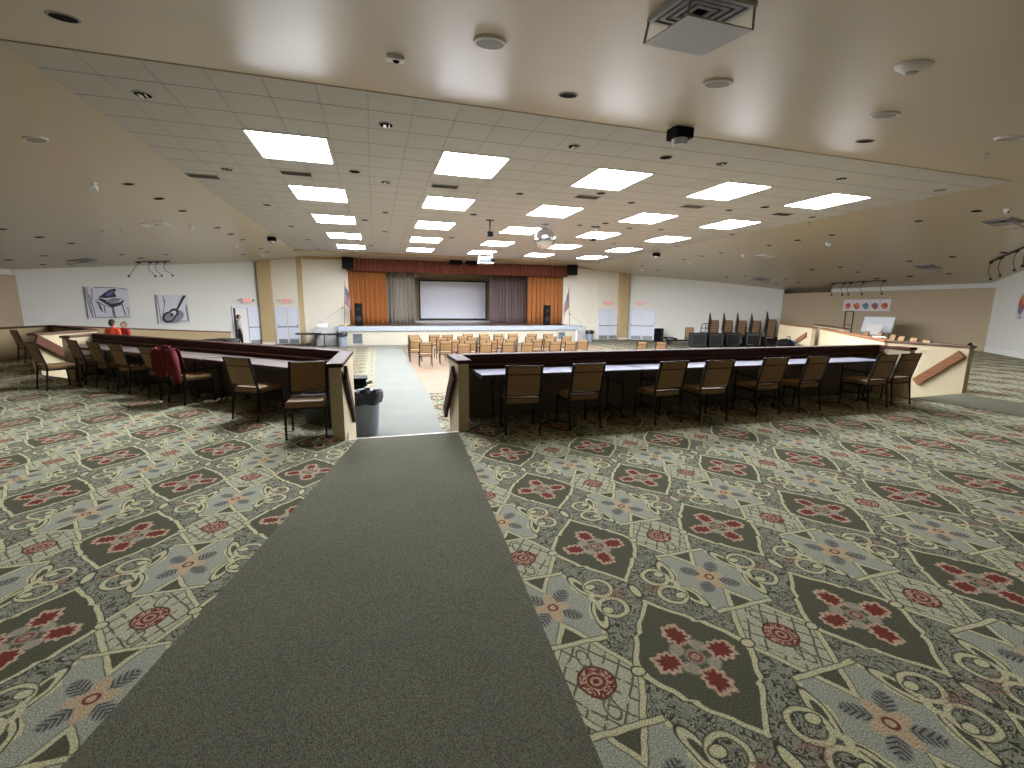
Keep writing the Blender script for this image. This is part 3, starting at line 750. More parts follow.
# left slope
fix(speaker_disc, [(-4.949,9.407,4.142)], 'round speaker with pale rim in the left slope, closest to the camera', 'speakers in the left slope')
fix(can_black, near([(-4.898,13.549,4.150),(-8.980,16.574,3.465),(-11.572,19.658,3.025),(-4.858,19.270,4.154),(-8.961,22.412,3.469)]), 'black recessed downlight in the left slope', 'black downlights in the left slope')
fix(can_grey, near([(-4.919,12.162,4.147),(-4.911,15.029,4.145),(-8.955,17.926,3.470),(-11.589,21.331,3.022),(-9.021,21.086,3.456),(-4.887,17.851,4.151),(-4.855,20.749,4.158),(-4.817,23.692,4.166),(-4.809,24.942,4.163),(-8.969,15.190,3.467),(-5.856,24.910,3.987)]), 'unlit grey recessed light in the left slope', 'grey lights in the left slope')
fix(can_grey, near([(-10.569,19.574,3.195),(-8.048,22.316,3.617)]), 'pale recessed light above the left wall pictures', 'pale lights in the left slope')
fix(spot, near([(-5.420,11.920,4.061),(-5.347,16.963,4.074),(-5.227,21.269,4.093),(-5.033,25.049,4.124)]), 'small white spotlight on the left slope', 'white spotlights on the left slope')
dif = make_diffuser('ceiling_diffuser', .30, 0, 0)
fix(dif, [(-6.069,16.379,3.950)], 'white square air diffuser in the left slope', 'plain diffusers')
fix(dif, [(16.785,16.504,3.952)], 'white square air diffuser in the right slope', 'plain diffusers')
dg = make_diffuser('guarded_diffuser', .32, .14, 0)
fix(dg, [(-10.414,21.362,3.225)], 'dark square air diffuser with wire guard above the piano picture', 'guarded diffusers')
fix(dg, [(20.957,20.752,3.292)], 'dark air diffuser low in the right slope above the chair stacks', 'guarded diffusers')
fix(dg, [(20.854,12.641,3.315)], 'air diffuser with pale wire guard above the right tan wall', 'guarded diffusers')
fix(dg, [(16.368,8.304,4.009)], 'air diffuser with wire guard at the right frame edge', 'guarded diffusers')
fix(spr, near([(-6.995,16.438,3.794),(-7.442,16.478,3.720)]), 'small sprinkler head in the left slope', 'sprinklers in the left slope')
# right slope
fix(can_black, near([(15.050,8.206,4.168),(19.756,11.232,3.503),(22.145,14.004,3.071),(15.163,13.510,4.153),(15.319,18.887,4.138),(19.987,22.286,3.468),(19.886,16.785,3.486),(22.170,19.392,3.061),(15.410,24.196,4.130)]), 'black recessed downlight in the right slope', 'black downlights in the right slope')
fix(can_grey, near([(15.126,9.560,4.163),(19.849,12.646,3.496),(19.760,9.868,3.501),(22.095,12.597,3.076),(15.255,14.875,4.148),(15.185,12.211,4.155),(15.291,17.551,4.137),(15.451,20.321,4.120),(16.930,24.681,3.940),(20.003,20.913,3.463),(19.885,15.391,3.489),(22.224,15.417,3.053),(22.107,20.797,3.084)]), 'unlit grey recessed light in the right slope', 'grey lights in the right slope')
fix(can_grey, near([(20.921,15.382,3.303),(21.252,19.397,3.245)]), 'pale recessed light in the right slope', 'pale lights in the right slope')
fix(spot, near([(15.863,16.850,4.076),(15.884,20.475,4.065),(16.061,25.142,4.050),(15.881,12.891,4.070)]), 'small white spotlight on the right slope', 'white spotlights on the right slope')
fix(spr, near([(19.015,22.333,3.633),(18.834,11.745,3.658),(18.642,13.419,3.683)]), 'small sprinkler head in the right slope', 'sprinklers in the right slope')
x, y, z = (0.313,5.205,4.106); t = thing('occupancy_sensor', 'small white square sensor on the glossy slope, left of the overhead speaker', 'sensor', (x,y,zceil(x,y)-.001)); t.rotation_euler = slope_rot(x,y)
b = MB(); b.box(-.09,.09,-.07,.07,-.035,.004); b.build('housing', M['white_plastic'], t, bevel=.008)
b = MB(); b.ball((.01,-.01,-.036),.035,.03,.02); b.build('lens', M['black_plastic'], t, smooth=True)
# security camera by the right-hand diffuser
x, y, z = (15.310,7.732,4.135); t = thing('security_camera', 'white dome security camera beside the right-hand guarded diffuser', 'camera', (x,y,zceil(x,y)))
b = MB(); b.lathe([(.06,-.05),(.065,-.01),(.065,.004)], n=20); b.build('base', M['white_plastic'], t, smooth=True)
b = MB(); b.ball((0,0,-.06),.055,.055,.055); b.build('dome', M['white_plastic'], t, smooth=True); b = MB(); b.ball((-.01,-.035,-.08),.025,.025,.025); b.build('lens', M['dark_hole'], t, smooth=True)

# ------------------------------------------------ hanging things
def blackbox(p, label):
    """square black housing on the ceiling with a pale lens below"""
    x, y, z = p; t = thing('ceiling_projector', label, 'projector', (x, y, ZC if TX0 < x < TX1 and y > TY0 else zceil(x,y)))
    b = MB(); b.box(-.15,.15,-.13,.13,-.16,.0); b.build('housing', M['black_plastic'], t, bevel=.008)
    b = MB(); b.lathe([(.004,-.25),(.10,-.245),(.115,-.20),(.12,-.155)], n=20); b.build('lens', M['lens'], t, smooth=True)
    return t
p = (4.547,6.288,4.293); blackbox((p[0],p[1],p[2]), 'black ceiling projector with pale lens hanging at the near edge of the tiled ceiling')
p = (-3.831,20.923,4.329); blackbox(p, 'black ceiling projector hanging from the left slope near the tan pillar')
p = (13.562,20.018,4.324); blackbox(p, 'black ceiling projector hanging from the right slope near the exit doors')
t = thing('mirror_ball', 'mirrored disco ball hanging from the middle of the tiled ceiling', 'mirror ball', (5.57,14.62,3.87))
b = MB(); b.ball((0,0,0),.34,.34,.34,32,20); b.build('ball', M['mirror_tiles'], t)
b = MB(); b.cyl((0,0,.33),(0,0,.44),.008,n=8); b.tube([(.0,.0,.44),(.05,0,.47),(.07,0,.48)], .012, 6); b.box(-.09,.09,-.07,.07,.44,.476); b.build('motor', M['steel'], t)
t = thing('hanging_bracket', 'black drop rod with a small black box hanging left of the mirror ball', 'bracket', (3.67,14.59,ZC))
b = MB(); b.box(-.12,.12,-.06,.06,-.02,0); b.build('base_plate', M['black'], t); b = MB(); b.cyl((0,0,0),(0,0,-.38),.022,n=10); b.build('rod', M['black'], t)
b = MB(); b.box(-.09,.09,-.08,.08,-.50,-.36); b.build('box', M['black_plastic'], t, bevel=.01)
t = thing('hanging_bracket', 'pale forked drop rod with dark foot under the tiled ceiling, right of the mirror ball', 'bracket', (7.38,14.53,ZC))
b = MB(); b.box(-.14,.14,-.06,.06,-.02,0); b.build('base_plate', M['black'], t)
b = MB(); b.tube([(-.08,0,0),(-.11,0,-.3),(-.09,0,-.4)],.014,8); b.tube([(.08,0,0),(-.02,0,-.3),(-.07,0,-.4)],.014,8); b.build('rod', M['white_plastic'], t)
b = MB(); b.ball((-.09,0,-.44),.11,.08,.05); b.build('foot', M['black_plastic'], t, smooth=True)
t = thing('projector', 'white projector on a wire ceiling mount in front of the stage valance', 'projector', (5.55,23.0,ZC))
b = MB(); b.box(-.42,.42,-.1,.1,-.05,0); b.build('ceiling_plate', M['black'], t)
b = MB()
for sx in (-.32,.32):
    for sy in (-.15,.15): b.cyl((sx,sy*.5,-.02),(sx,sy,-.30),.012,n=6)
b.tube([(-.34,-.15,-.26),(.34,-.15,-.26)],.012,6); b.build('mount', M['steel'], t)
b = MB(); b.box(-.36,.36,-.25,.25,-.50,-.27); b.build('casing', M['projector_grey'], t, bevel=.02)
b = MB(); b.box(-.38,.38,-.27,.27,-.58,-.50); b.build('tray', M['grey_mesh'], t, bevel=.008)
b = MB(); b.cyl((.10,.2,-.38),(.10,.30,-.38),.07); b.build('lens', M['lens'], t, smooth=True)
for xx, rr in ((-.25,.05),(.02,.06),(-.10,.05)):
    b = MB(); b.cyl((xx,-.25,-.40),(xx,-.262,-.40),rr); b.build('exhaust_vent', M['food_blue'], t, smooth=True)
b = MB(); b.box(.24,.42,-.28,-.2,-.48,-.32); b.build('power_box', M['black_plastic'], t)

def track(p, q, n, label, drop, fr):
    """ceiling track with goose-neck lamps"""
    p, q = Vector(p), Vector(q); r = thing('track_spotlight', label, 'track light', p); u = q-p
    b = MB(); b.bar((0,0,-.02), u+Vector((0,0,-.02)), .045, .04); b.build('track', M['black'], r, bevel=.006)
    for k in range(n):
        c = u*(fr[k]); d = drop[k]
        b = MB(); b.obox(c+Vector((0,0,-.05)), u, (0,0,1), u.cross(Vector((0,0,1))), .06, .03, .03)
        b.tube([c+Vector((0,0,-.05)), c-u.normalized()*.10+Vector((d[0]*.1,d[1]*.1,-.20)), c-u.normalized()*.13+Vector((d[0]*.3,d[1]*.3,-.36)), c-u.normalized()*.04+Vector((d[0]*.7,d[1]*.7,-.50)), c+Vector((d[0],d[1],-.58))], .010, 6)
        a = b.build('gooseneck', M['black'], r, smooth=True)
        b = MB(); e = c+Vector((d[0],d[1],-.58)); b.cyl(e, e+Vector((d[0]*.12,d[1]*.12,-.07)), .030, .045, 10); b.build('lamp_head', M['black'], a, smooth=True)
    return r
def hang(x, y): return (x, y, zceil(x, y))
p = (-9.518,23.234,3.374); q = (-8.611,24.221,3.527)
track(hang(p[0],p[1]), hang(q[0],q[1]), 4, 'black ceiling track with four curved goose-neck lamps between the two framed pictures', [(-.35,-.1),(.10,.05),(.08,.05),(.18,.1)], [.1,.42,.62,.85])
p = (22.627,17.877,2.973); q = (22.559,15.216,2.988)
track(hang(p[0],p[1]), hang(q[0],q[1]), 5, 'black ceiling track with five curved goose-neck lamps above the food pictures', [(.0,.05),(.02,.05),(.0,.05),(.05,.05),(.02,.05)], [.05,.26,.38,.62,.97])
p = (20.784,10.685,3.325); q = (19.096,8.954,3.620)
track(hang(p[0],p[1]), hang(q[0],q[1]), 4, 'black ceiling track with goose-neck lamps at the right frame edge', [(.02,-.05),(.08,.0),(.12,.05),(.1,.1)], [.03,.32,.72,.98])

# ---------------------------------------------------------------- banquet chairs (face +y, back at -y)
def make_chair(name, label):
    t = thing(name, label, 'chair')
    b = MB(); b.box(-.215,.215,-.20,.215,.385,.465); b.build('seat', M['chair_tan'], t, bevel=.024, seg=3, smooth=True)
    b = MB()                                                     # padded back, leaning
    p0, p1 = Vector((0,-.215,.515)), Vector((0,-.300,.885)); u = (p1-p0).normalized(); n = Vector((0,1,0)) - u*u.y; n.normalize()
    b.obox((p0+p1)/2, (1,0,0), n, u, .205, .020, (p1-p0).length/2); bk = b.build('backrest', M['chair_tan'], t, bevel=.014, seg=3, smooth=True)
    b = MB()
    b.obox(p0.lerp(p1,.72)-n*.020, (1,0,0), n, u, .205, .004, .007); b.build('welt', M['chair_frame'], bk)
    fr = MB()
    for s in (-1,1): fr.bar((s*.222,-.200,.45),(s*.222,-.305,.893),.024,.032,up=(1,0,0))
    for z, y in ((.50,-.212),(.462,-.206)): fr.bar((-.222,y,z),(.222,y,z),.014,.016)
    fr.bar((-.222,-.303,.888),(.222,-.303,.888),.014,.012)
    fr.build('back_frame', M['chair_frame'], t, bevel=.004)
    fr = MB()
    for s in (-1,1): fr.bar((s*.222,-.205,.375),(s*.222,.205,.375),.022,.024)
    for y in (-.20,.20): fr.bar((-.222,y,.372),(.222,y,.372),.022,.022)
    fr.build('seat_frame', M['chair_frame'], t, bevel=.004)
    for s in (-1,1):
        l = MB(); l.tube([(s*.222,-.200,.46),(s*.222,-.205,.36),(s*.224,-.252,.012)], .013, 8, True, [.016,.016,.012]); g = l.build('leg', M['chair_frame'], t, smooth=True)
        l = MB(); l.cyl((s*.224,-.252,0),(s*.224,-.252,.02),.016,n=10); l.build('glide', M['black_plastic'], g)
        l = MB(); l.tube([(s*.222,.205,.385),(s*.224,.222,.012)], .013, 8, True, [.016,.012]); g = l.build('leg', M['chair_frame'], t, smooth=True)
        l = MB(); l.cyl((s*.224,.222,0),(s*.224,.222,.02),.016,n=10); l.build('glide', M['black_plastic'], g)
    return t
chair = make_chair('banquet_chair', 'x')
def put_chair(x, y, rz, label, group, z=0): return place(chair, USED, (x, y, z), rz, label, group)

# along the central half wall, seen from behind
SEAT = [(1.801,5.529,-0.143), (2.650,5.549,-0.003), (3.898,5.509,0.074), (4.661,5.461,-0.051), (5.741,5.548,-0.001), (6.562,5.546,0.041), (7.936,5.462,0.029), (8.627,5.551,0.005)]
GR = 'chairs along the central half wall'
for i, (x, y, a) in enumerate(SEAT):
    w = 'tan padded chair nearest the aisle at the tables along the central half wall' if i == 0 else ('tan padded chair at the right end of the tables along the central half wall' if i == 7 else f'{ORD[i]} tan padded chair from the aisle along the central half wall')
    put_chair(x, y, a, w, GR)
# along the left half wall
GL = 'chairs along the left half wall'
for (x, y, a), w in (((-1.660,7.198,-0.597),'tan padded chair beside the one turned round, along the left half wall'),
                     ((-2.960,8.613,-0.749),'tan padded chair with a red jacket hung over its back'),
                     ((-3.506,9.259,-0.805),'tan padded chair just beyond the one with the red jacket'),
                     ((-4.298,10.051,-0.788),'second tan padded chair beyond the red jacket, along the left half wall'),
                     ((-4.898,10.630,-0.773),'third tan padded chair beyond the red jacket, along the left half wall'),
                     ((-5.563,11.310,-0.797),'fourth tan padded chair beyond the red jacket, at the end of the left tables'),
                     ((-5.862,10.706,-0.771),'dark tan chair seen side-on in front of the sloping handrail at far left')):
    put_chair(x, y, a, w, GL)
put_chair(-.845, 6.0, PI, 'tan padded chair turned to face the camera beside the left end post', GL)
x, y, z = (-9.098,15.748,0.880); put_chair(x, y, -.75, 'dark chair back standing at the far left edge behind the side-on chair', GL)
# behind the right half wall, only the backs showing
for i, (x, y, z) in enumerate([(15.715,10.971,0.920),(15.269,10.243,0.920),(14.415,9.307,0.920),(13.811,8.705,0.920),(13.294,8.086,0.920),(12.482,7.326,0.920)]):
    put_chair(x-.2, y+.2, .84, f"tan chair back showing above the right half wall's oak cap, {ORD[i]} from far end", 'chairs behind the right half wall', z=.02)

# on the dance floor, facing the stage
DF = [[(1.75,16.41),(2.57,16.93),(2.98,15.58),(3.50,16.86),(3.84,15.86),(4.34,16.91),(4.70,15.83),(5.38,15.70),(6.36,17.30),(6.61,15.96),(7.21,15.85),(7.98,16.39)],
      [(1.53,17.97),(2.95,17.60),(5.32,17.56),(6.89,17.28)],
      [(1.61,19.55),(2.65,18.83),(3.67,19.50),(3.98,18.85),(4.63,19.41),(5.15,18.8),(5.84,19.05),(6.62,18.92),(7.63,18.89),(8.31,18.77)],
      [(1.68,20.97),(2.59,20.82),(3.22,20.75),(4.23,21.18),(4.98,21.06),(5.71,21.02),(6.42,20.99),(7.39,20.84),(8.17,20.71)]]
RW = ['the dance-floor row nearest the camera','the second dance-floor row','the third dance-floor row','the dance-floor row nearest the stage']
for j, row in enumerate(DF):
    for i, (x, y) in enumerate(row):
        put_chair(x, y+.30, random.uniform(-.08,.08), f'tan padded chair in {RW[j]}, {ORD[i]} from the aisle', 'chairs on the dance floor', z=LOW+.012)
put_chair(9.87, 15.45, .05, 'left one of two lone tan chairs on the lower floor before the chair stacks', 'chairs on the dance floor', z=LOW+.012)
put_chair(10.56, 15.2, .0, 'right one of two lone tan chairs on the lower floor before the chair stacks', 'chairs on the dance floor', z=LOW+.012)

# five tall stacks on low dollies by the right diagonal wall
dolly = thing('chair_dolly', 'x', 'dolly')
b = MB(); b.box(-.27,.27,-.27,.27,.10,.135); b.build('platform', M['black'], dolly, bevel=.006)
for sx in (-.22,.22):
    for sy in (-.22,.22):
        b = MB(); b.cyl((sx-.015,sy,.045),(sx+.015,sy,.045),.045,n=14); b.box(sx-.02,sx+.02,sy-.02,sy+.02,.05,.10); b.build('caster', M['black_plastic'], dolly)
STK = [(19.66,22.55),(20.42,22.25),(21.05,21.85),(21.66,21.4),(22.12,20.75)]
POS = ['farthest left','second from left','in the middle','second from right','beside the tan wall']
NST = [10,10,10,10,11]
for i, (x, y) in enumerate(STK):
    place(dolly, USED, (x, y, LOW), 0, f'low black dolly under the tall chair stack {POS[i]}', 'dollies under the chair stacks')
    for k in range(NST[i]):
        lab = ('lowest' if k == 0 else 'topmost' if k == NST[i]-1 else f'{ORD[k]} from the bottom') + f' tan chair of the tall stack {POS[i]}'
        vd = Vector((x, y, 0)).normalized(); f = Vector((vd.y, -vd.x, 0)) + vd*.10; a = math.atan2(-f.x, f.y)
        put_chair(x-f.x*(.10-.006*k), y-f.y*(.10-.006*k), a, lab, 'stacked chairs by the right diagonal wall', z=LOW+.135+.102*k)
for k in range(3): put_chair(18.0, 22.75, -.65, ('lowest','middle','topmost')[k]+' chair of the short stack behind the leftmost dark case', 'stacked chairs by the right diagonal wall', z=LOW+.10*k)

# ---------------------------------------------------------------- folding tables
def make_table(name, w, d, h, top):
    t = thing(name, 'x', 'table')
    b = MB(); b.box(-w/2,w/2,-d/2,d/2,h-.012,h); b.build('tabletop', M[top], t, bevel=.004)
    b = MB()
    for x0,x1,y0,y1 in ((-w/2,w/2,-d/2,-d/2+.02),(-w/2,w/2,d/2-.02,d/2),(-w/2,-w/2+.02,-d/2,d/2),(w/2-.02,w/2,-d/2,d/2)): b.box(x0,x1,y0,y1,h-.055,h-.011)
    b.build('edge_band', M['black'], t, bevel=.004)
    for s in (-1,1):
        x = s*(w/2-.28); L = MB()
        L.tube([(x,-d/2+.08,h-.04),(x,-d/2+.08,.20),(x+s*.0,-d/2+.10,.10),(x,-d/2+.02,.02)], .015, 8)
        L.tube([(x,d/2-.08,h-.04),(x,d/2-.08,.20),(x,d/2-.10,.10),(x,d/2-.02,.02)], .015, 8)
        L.tube([(x,-d/2+.09,.13),(x,d/2-.09,.13)], .012, 8); L.tube([(x,-d/2+.08,.52),(x,d/2-.08,.52)], .012, 8)
        g = L.build('leg', M['black'], t, smooth=True)
        L = MB(); L.tube([(x,0,.52),(x-s*.42,0,h-.04)], .010, 6); L.build('brace', M['black'], g, smooth=True)
    return t
tb = make_table('folding_table', 2.40, .60, .735, 'table_top')
for i, x in enumerate((2.50, 4.93, 7.36)):
    place(tb, USED, (x, 5.90, 0), 0, ['white-topped folding table against the central half wall, nearest the aisle','white-topped folding table in the middle of the central half wall','white-topped folding table against the central half wall, farthest from the aisle'][i], 'folding tables along the central half wall')
tg = make_table('folding_table', 2.30, .58, .735, 'table_top_grey')
dv = Vector((-5.81,5.54,0)).normalized(); nv = Vector((-dv.y,dv.x,0)); st = Vector((-.47,7.28,0))
for i in range(3):
    c = st + dv*(1.24+2.38*i) + nv*.45
    place(tg, {tg.name} if i else set(), c, math.atan2(dv.y, dv.x), ['grey-topped folding table against the left half wall, nearest the aisle','grey-topped folding table in the middle of the left half wall','grey-topped folding table at the far end of the left half wall'][i], 'folding tables along the left half wall')
    if i == 0: tg.location = c; tg.rotation_euler = (0,0,math.atan2(dv.y, dv.x))
ts = make_table('folding_table', 1.25, .70, .70, 'black_plastic')
place(ts, USED, (-3.42, 26.55, LOW), .0, 'dark folding table left of the stage, nearer the exit doors', 'dark tables left of the stage')
place(ts, USED, (-2.25, 25.95, LOW), .15, 'dark folding table left of the stage, nearer the rubbish bin', 'dark tables left of the stage')
# red jacket over a chair back
cx, cy, ca = (-2.960,8.613,-0.749)
jk = thing('red_jacket', 'dark red jacket draped over a chair back at the left half wall', 'jacket', (cx, cy, 0), ca)
def drape(name, m, parent, front):
    b = MB(); rows = []
    for i in range(15):
        t = i/14; row = []
        for k in range(17):
            s = k/16; x = (s-.5)*(.50+.06*math.sin(t*5)) ; w = .018*math.sin(s*23+t*4)+.012*math.sin(s*41)
            if t < .3: y = -.20 - t*.1; z = .55 + (t/.3)*.36; y = -.225 - .085*(t/.3) + .05 + w*.4
            elif t < .4: a = (t-.3)/.1*PI; y = -.30 + .055*math.cos(a); z = .905 + .03*math.sin(a)
            else: q = (t-.4)/.6; y = -.365 + .05*q + w; z = .905 - q*(.40+.07*math.sin(s*9+1))
            row.append((x, y, z))
        rows.append(row)
    n = 17
    b.add([p for r in rows for p in r], [(i*n+k, i*n+k+1, (i+1)*n+k+1, (i+1)*n+k) for i in range(14) for k in range(16)])
    o = b.build(name, m, parent, smooth=True); md = o.modifiers.new('thick','SOLIDIFY'); md.thickness = .012; return o
drape('body', M['red_cloth'], jk, True)
for s, ln in ((-1,.44),(1,.52)):
    b = MB(); b.tube([(s*.20,-.33,.90),(s*.255,-.36,.82),(s*.27,-.35,.66),(s*.255,-.33,.9-ln)], .05, 10, True, [.05,.062,.058,.05]); b.build('sleeve', M['red_cloth'], jk, smooth=True)
b = MB(); b.tube([(-.10,-.31,.935),(0,-.335,.945),(.10,-.31,.935)], .028, 8); b.build('collar', M['red_cloth'], jk, smooth=True)

# ---------------------------------------------------------------- bins
def make_bin(name, m, r0, r1, h, bag):
    t = thing(name, 'x', 'bin')
    b = MB(); b.lathe([(.004,.012),(r0*.95,.0),(r0,.02),(r1,h-.04),(r1+.015,h-.035),(r1+.015,h),(r1-.01,h),(r1-.012,h-.05),(r0-.02,.03),(.004,.03)], n=28); b.build('body', M[m], t, smooth=True)
    for s in (-1,1):
        b = MB(); b.tube([(s*r1,-.05,h-.10),(s*(r1+.05),-.05,h-.09),(s*(r1+.05),.05,h-.09),(s*r1,.05,h-.10)], .010, 6); b.build('handle', M[m], t)
    if bag:
        vs = MB(); prof = []; n = 32; b = MB(); rows = []
        for j, (rr, zz) in enumerate(((r1-.03,h-.12),(r1-.01,h+.005),(r1+.03,h+.03),(r1+.05,h-.02),(r1+.045,h-.10),(r1+.03,h-.17))):
            rows.append([((rr+.016*math.sin(7*2*PI*k/n+j)+.010*math.sin(13*2*PI*k/n+2*j))*math.cos(2*PI*k/n),(rr+.016*math.sin(7*2*PI*k/n+j))*math.sin(2*PI*k/n), zz+.012*math.sin(5*2*PI*k/n+j)) for k in range(n)])
        b.add([p for r in rows for p in r], [(i*n+k, i*n+(k+1)%n, (i+1)*n+(k+1)%n, (i+1)*n+k) for i in range(5) for k in range(n)])
        o = b.build('bin_liner', M['bag_black'], t, smooth=True)
    return t
bg = make_bin('rubbish_bin', 'bin_grey', .19, .235, .72, True)
place(bg, USED, (-.20,7.86,LOW+.01), .3, 'grey rubbish bin with black liner at the foot of the aisle steps', 'grey rubbish bins')
place(bg, USED, (-1.70,25.72,LOW+.01), 1.3, 'grey rubbish bin with black liner at the left corner of the stage', 'grey rubbish bins')
place(bg, USED, (13.2,26.25,LOW+.01), .9, 'grey rubbish bin with black liner at the right corner of the stage', 'grey rubbish bins')
bd = make_bin('waste_bin', 'bin_dark', .17, .20, .40, False); bd.location = (-.80,6.63,0); tag(bd, 'low dark waste bin on the carpet behind the chair facing the camera', 'bin')
bo = make_bin('dark_bin', 'bin_dark', .24, .30, .74, False); x, y, z = (-8.500,29.818,-0.570); bo.location = (-5.95,22.1,LOW); tag(bo, 'dark round bin beside the end of the ramp wall near the open exit door', 'bin')
# stacked black trays beyond the bin
t = thing('tray_stack', 'low stack of black plastic trays beside the aisle just beyond the grey bin', 'trays', (-.40,9.6,LOW+.01))
for k in range(5):
    b = MB(); w = .17 if k % 2 else .21
    b.box(-w,w,-.20,.20,.14*k,.14*k+.025); b.box(-w+.02,w-.02,-.17,.17,.14*k+.025,.14*k+.14); b.build('tray', M['black_plastic'], t, bevel=.01)
b = MB(); b.box(-.22,.22,-.21,.21,.70,.73); b.tube([(.2,-.1,.60),(.30,-.1,.62),(.30,.1,.62),(.2,.1,.60)],.014,6); b.build('lid', M['black_plastic'], t, bevel=.006)

# ---------------------------------------------------------------- stage dressing
def curtain(name, m, x0, x1, y, z0, z1, folds, amp, label, cat='curtain', lean=0, header=True, seed=0):
    t = thing(name, label, cat, ((x0+x1)/2, y, z0)); w = x1-x0; h = z1-z0; n = folds*10; R = random.Random(seed)
    ph = [R.uniform(-.9,.9) for _ in range(folds+2)]; am = [R.uniform(.6,1.2) for _ in range(folds+2)]
    b = MB(); rows = []
    for j in range(7):
        q = j/6; row = []
        for k in range(n+1):
            s = k/n; f = s*folds; i = int(f); fr = f-i; pp = ph[i]*(1-fr)+ph[i+1]*fr; aa = am[i]*(1-fr)+am[i+1]*fr
            yy = amp*aa*(.55+.45*(1-q))*math.sin(2*PI*f+pp)+.3*amp*math.sin(4*PI*f+2*pp)
            row.append(((s-.5)*w + lean*(1-q)*(s-.5), yy, q*h))
        rows.append(row)
    b.add([p for r in rows for p in r], [(a*(n+1)+k, a*(n+1)+k+1, (a+1)*(n+1)+k+1, (a+1)*(n+1)+k) for a in range(6) for k in range(n)])
    o = b.build('cloth', m, t, smooth=True); md = o.modifiers.new('thick','SOLIDIFY'); md.thickness = .015
    if header:
        b = MB(); b.box(-w/2,w/2,-amp*.5,amp*.5,h-.03,h+.03); b.build('heading', m, t)
    return t
curtain('valance', M['valance'], -1.42, 12.45, FY-.12, 3.62, 4.30, 60, .045, 'red-brown pleated valance across the top of the stage opening', 'valance', seed=1)
curtain('stage_curtain', M['curtain_orange'], -1.42, .80, FY+.25, .50, 3.75, 8, .07, 'rust orange velvet curtain at the left side of the stage', seed=2)
curtain('stage_curtain', M['curtain_orange'], 9.78, 12.28, FY+.25, .50, 3.75, 8, .07, 'rust orange velvet curtain at the right side of the stage', seed=3)
curtain('back_curtain', M['curtain_grey'], .85, 2.62, 30.4, .50, 4.1, 7, .17, 'pale grey gathered curtain left of the projection screen', seed=4)
curtain('back_curtain', M['curtain_mauve'], 7.65, 10.5, 30.4, .50, 4.1, 13, .08, 'mauve-brown gathered curtain right of the projection screen', seed=5)
t = thing('projection_screen', 'large white projection screen with a thin black border at the back of the stage', 'screen', (5.56,32.9,.70))
b = MB(); b.box(-2.37,2.37,-.01,.02,.05,2.70); b.build('screen_surface', M['screen_white'], t)
b = MB()
for x0,x1,z0,z1 in ((-2.45,2.45,0,.07),(-2.45,2.45,2.69,2.77),(-2.45,-2.37,.07,2.69),(2.37,2.45,.07,2.69)): b.box(x0,x1,-.03,.03,z0,z1)
b.build('border', M['black'], t); b = MB()
for s in (-1.6,1.6): b.box(s-.04,s+.04,-.02,.02,-.06,.02); b.box(s-.05,s+.05,-.25,.2,-.06,-.03)
b.build('stand', M['black'], t)
def speaker(name, p, w, d, h, rz, label, hung=False, cat='speaker', group=None):
    t = thing(name, label, cat, p, rz, group)
    b = MB(); b.hexa([(-w/2,-d/2,0),(w/2,-d/2,0),(w*.42,d/2,0),(-w*.42,d/2,0)],[(-w/2,-d/2,h),(w/2,-d/2,h),(w*.42,d/2,h),(-w*.42,d/2,h)]); b.build('cabinet', M['black_plastic'], t, bevel=.012)
    b = MB(); b.box(-w*.45,w*.45,-d/2-.012,-d/2+.005,h*.04,h*.96); g = b.build('grille', M['black_plastic'], t, bevel=.006)
    b = MB()
    if h > w*1.3:
        b.cyl((0,-d/2-.018,h*.32),(0,-d/2-.010,h*.32),w*.36,n=24); b.cyl((0,-d/2-.018,h*.74),(0,-d/2-.010,h*.74),w*.22,n=20); b.build('driver', M['black'], g)
    if hung:
        b = MB(); b.bar((0,.05,h),(0,.05,h+.14),.03); b.bar((-w*.3,.05,h+.02),(w*.3,.05,h+.02),.03,.02); b.build('bracket', M['black'], t)
    return t
speaker('hanging_speaker', (-1.32,27.55,3.66), .62, .45, .62, .15, 'black loudspeaker hung at the left end of the stage valance', True)
speaker('hanging_speaker', (12.42,27.55,3.70), .66, .45, .62, -.25, 'black loudspeaker hung at the right end of the stage valance', True)
speaker('hanging_speaker', (4.80,27.6,4.12), .76, .35, .26, 0, 'wide black loudspeaker above the valance, left of the other one', True)
speaker('hanging_speaker', (5.78,27.6,4.12), .76, .35, .28, 0, 'wide black loudspeaker above the valance, just left of the projector', True)
speaker('tower_speaker', (-.86,27.5,.50), .42, .40, 1.26, .1, 'tall black loudspeaker standing on the stage before the left orange curtain')
speaker('tower_speaker', (10.70,27.5,.50), .42, .40, 1.26, -.1, 'tall black loudspeaker standing on the stage before the right orange curtain')
t = thing('cable_bundle', 'dark cables lying on the stage before the right orange curtain', 'cable', (11.3,27.4,.503))
b = MB(); b.tube([(-.35,0,.02),(-.1,.05,.05),(.1,-.08,.03),(.35,.02,.02),(.6,.0,.02)], .02, 6); b.tube([(-.2,.1,.02),(.2,-.05,.06),(.5,.1,.02)], .02, 6); b.build('cable', M['black_plastic'], t, smooth=True)
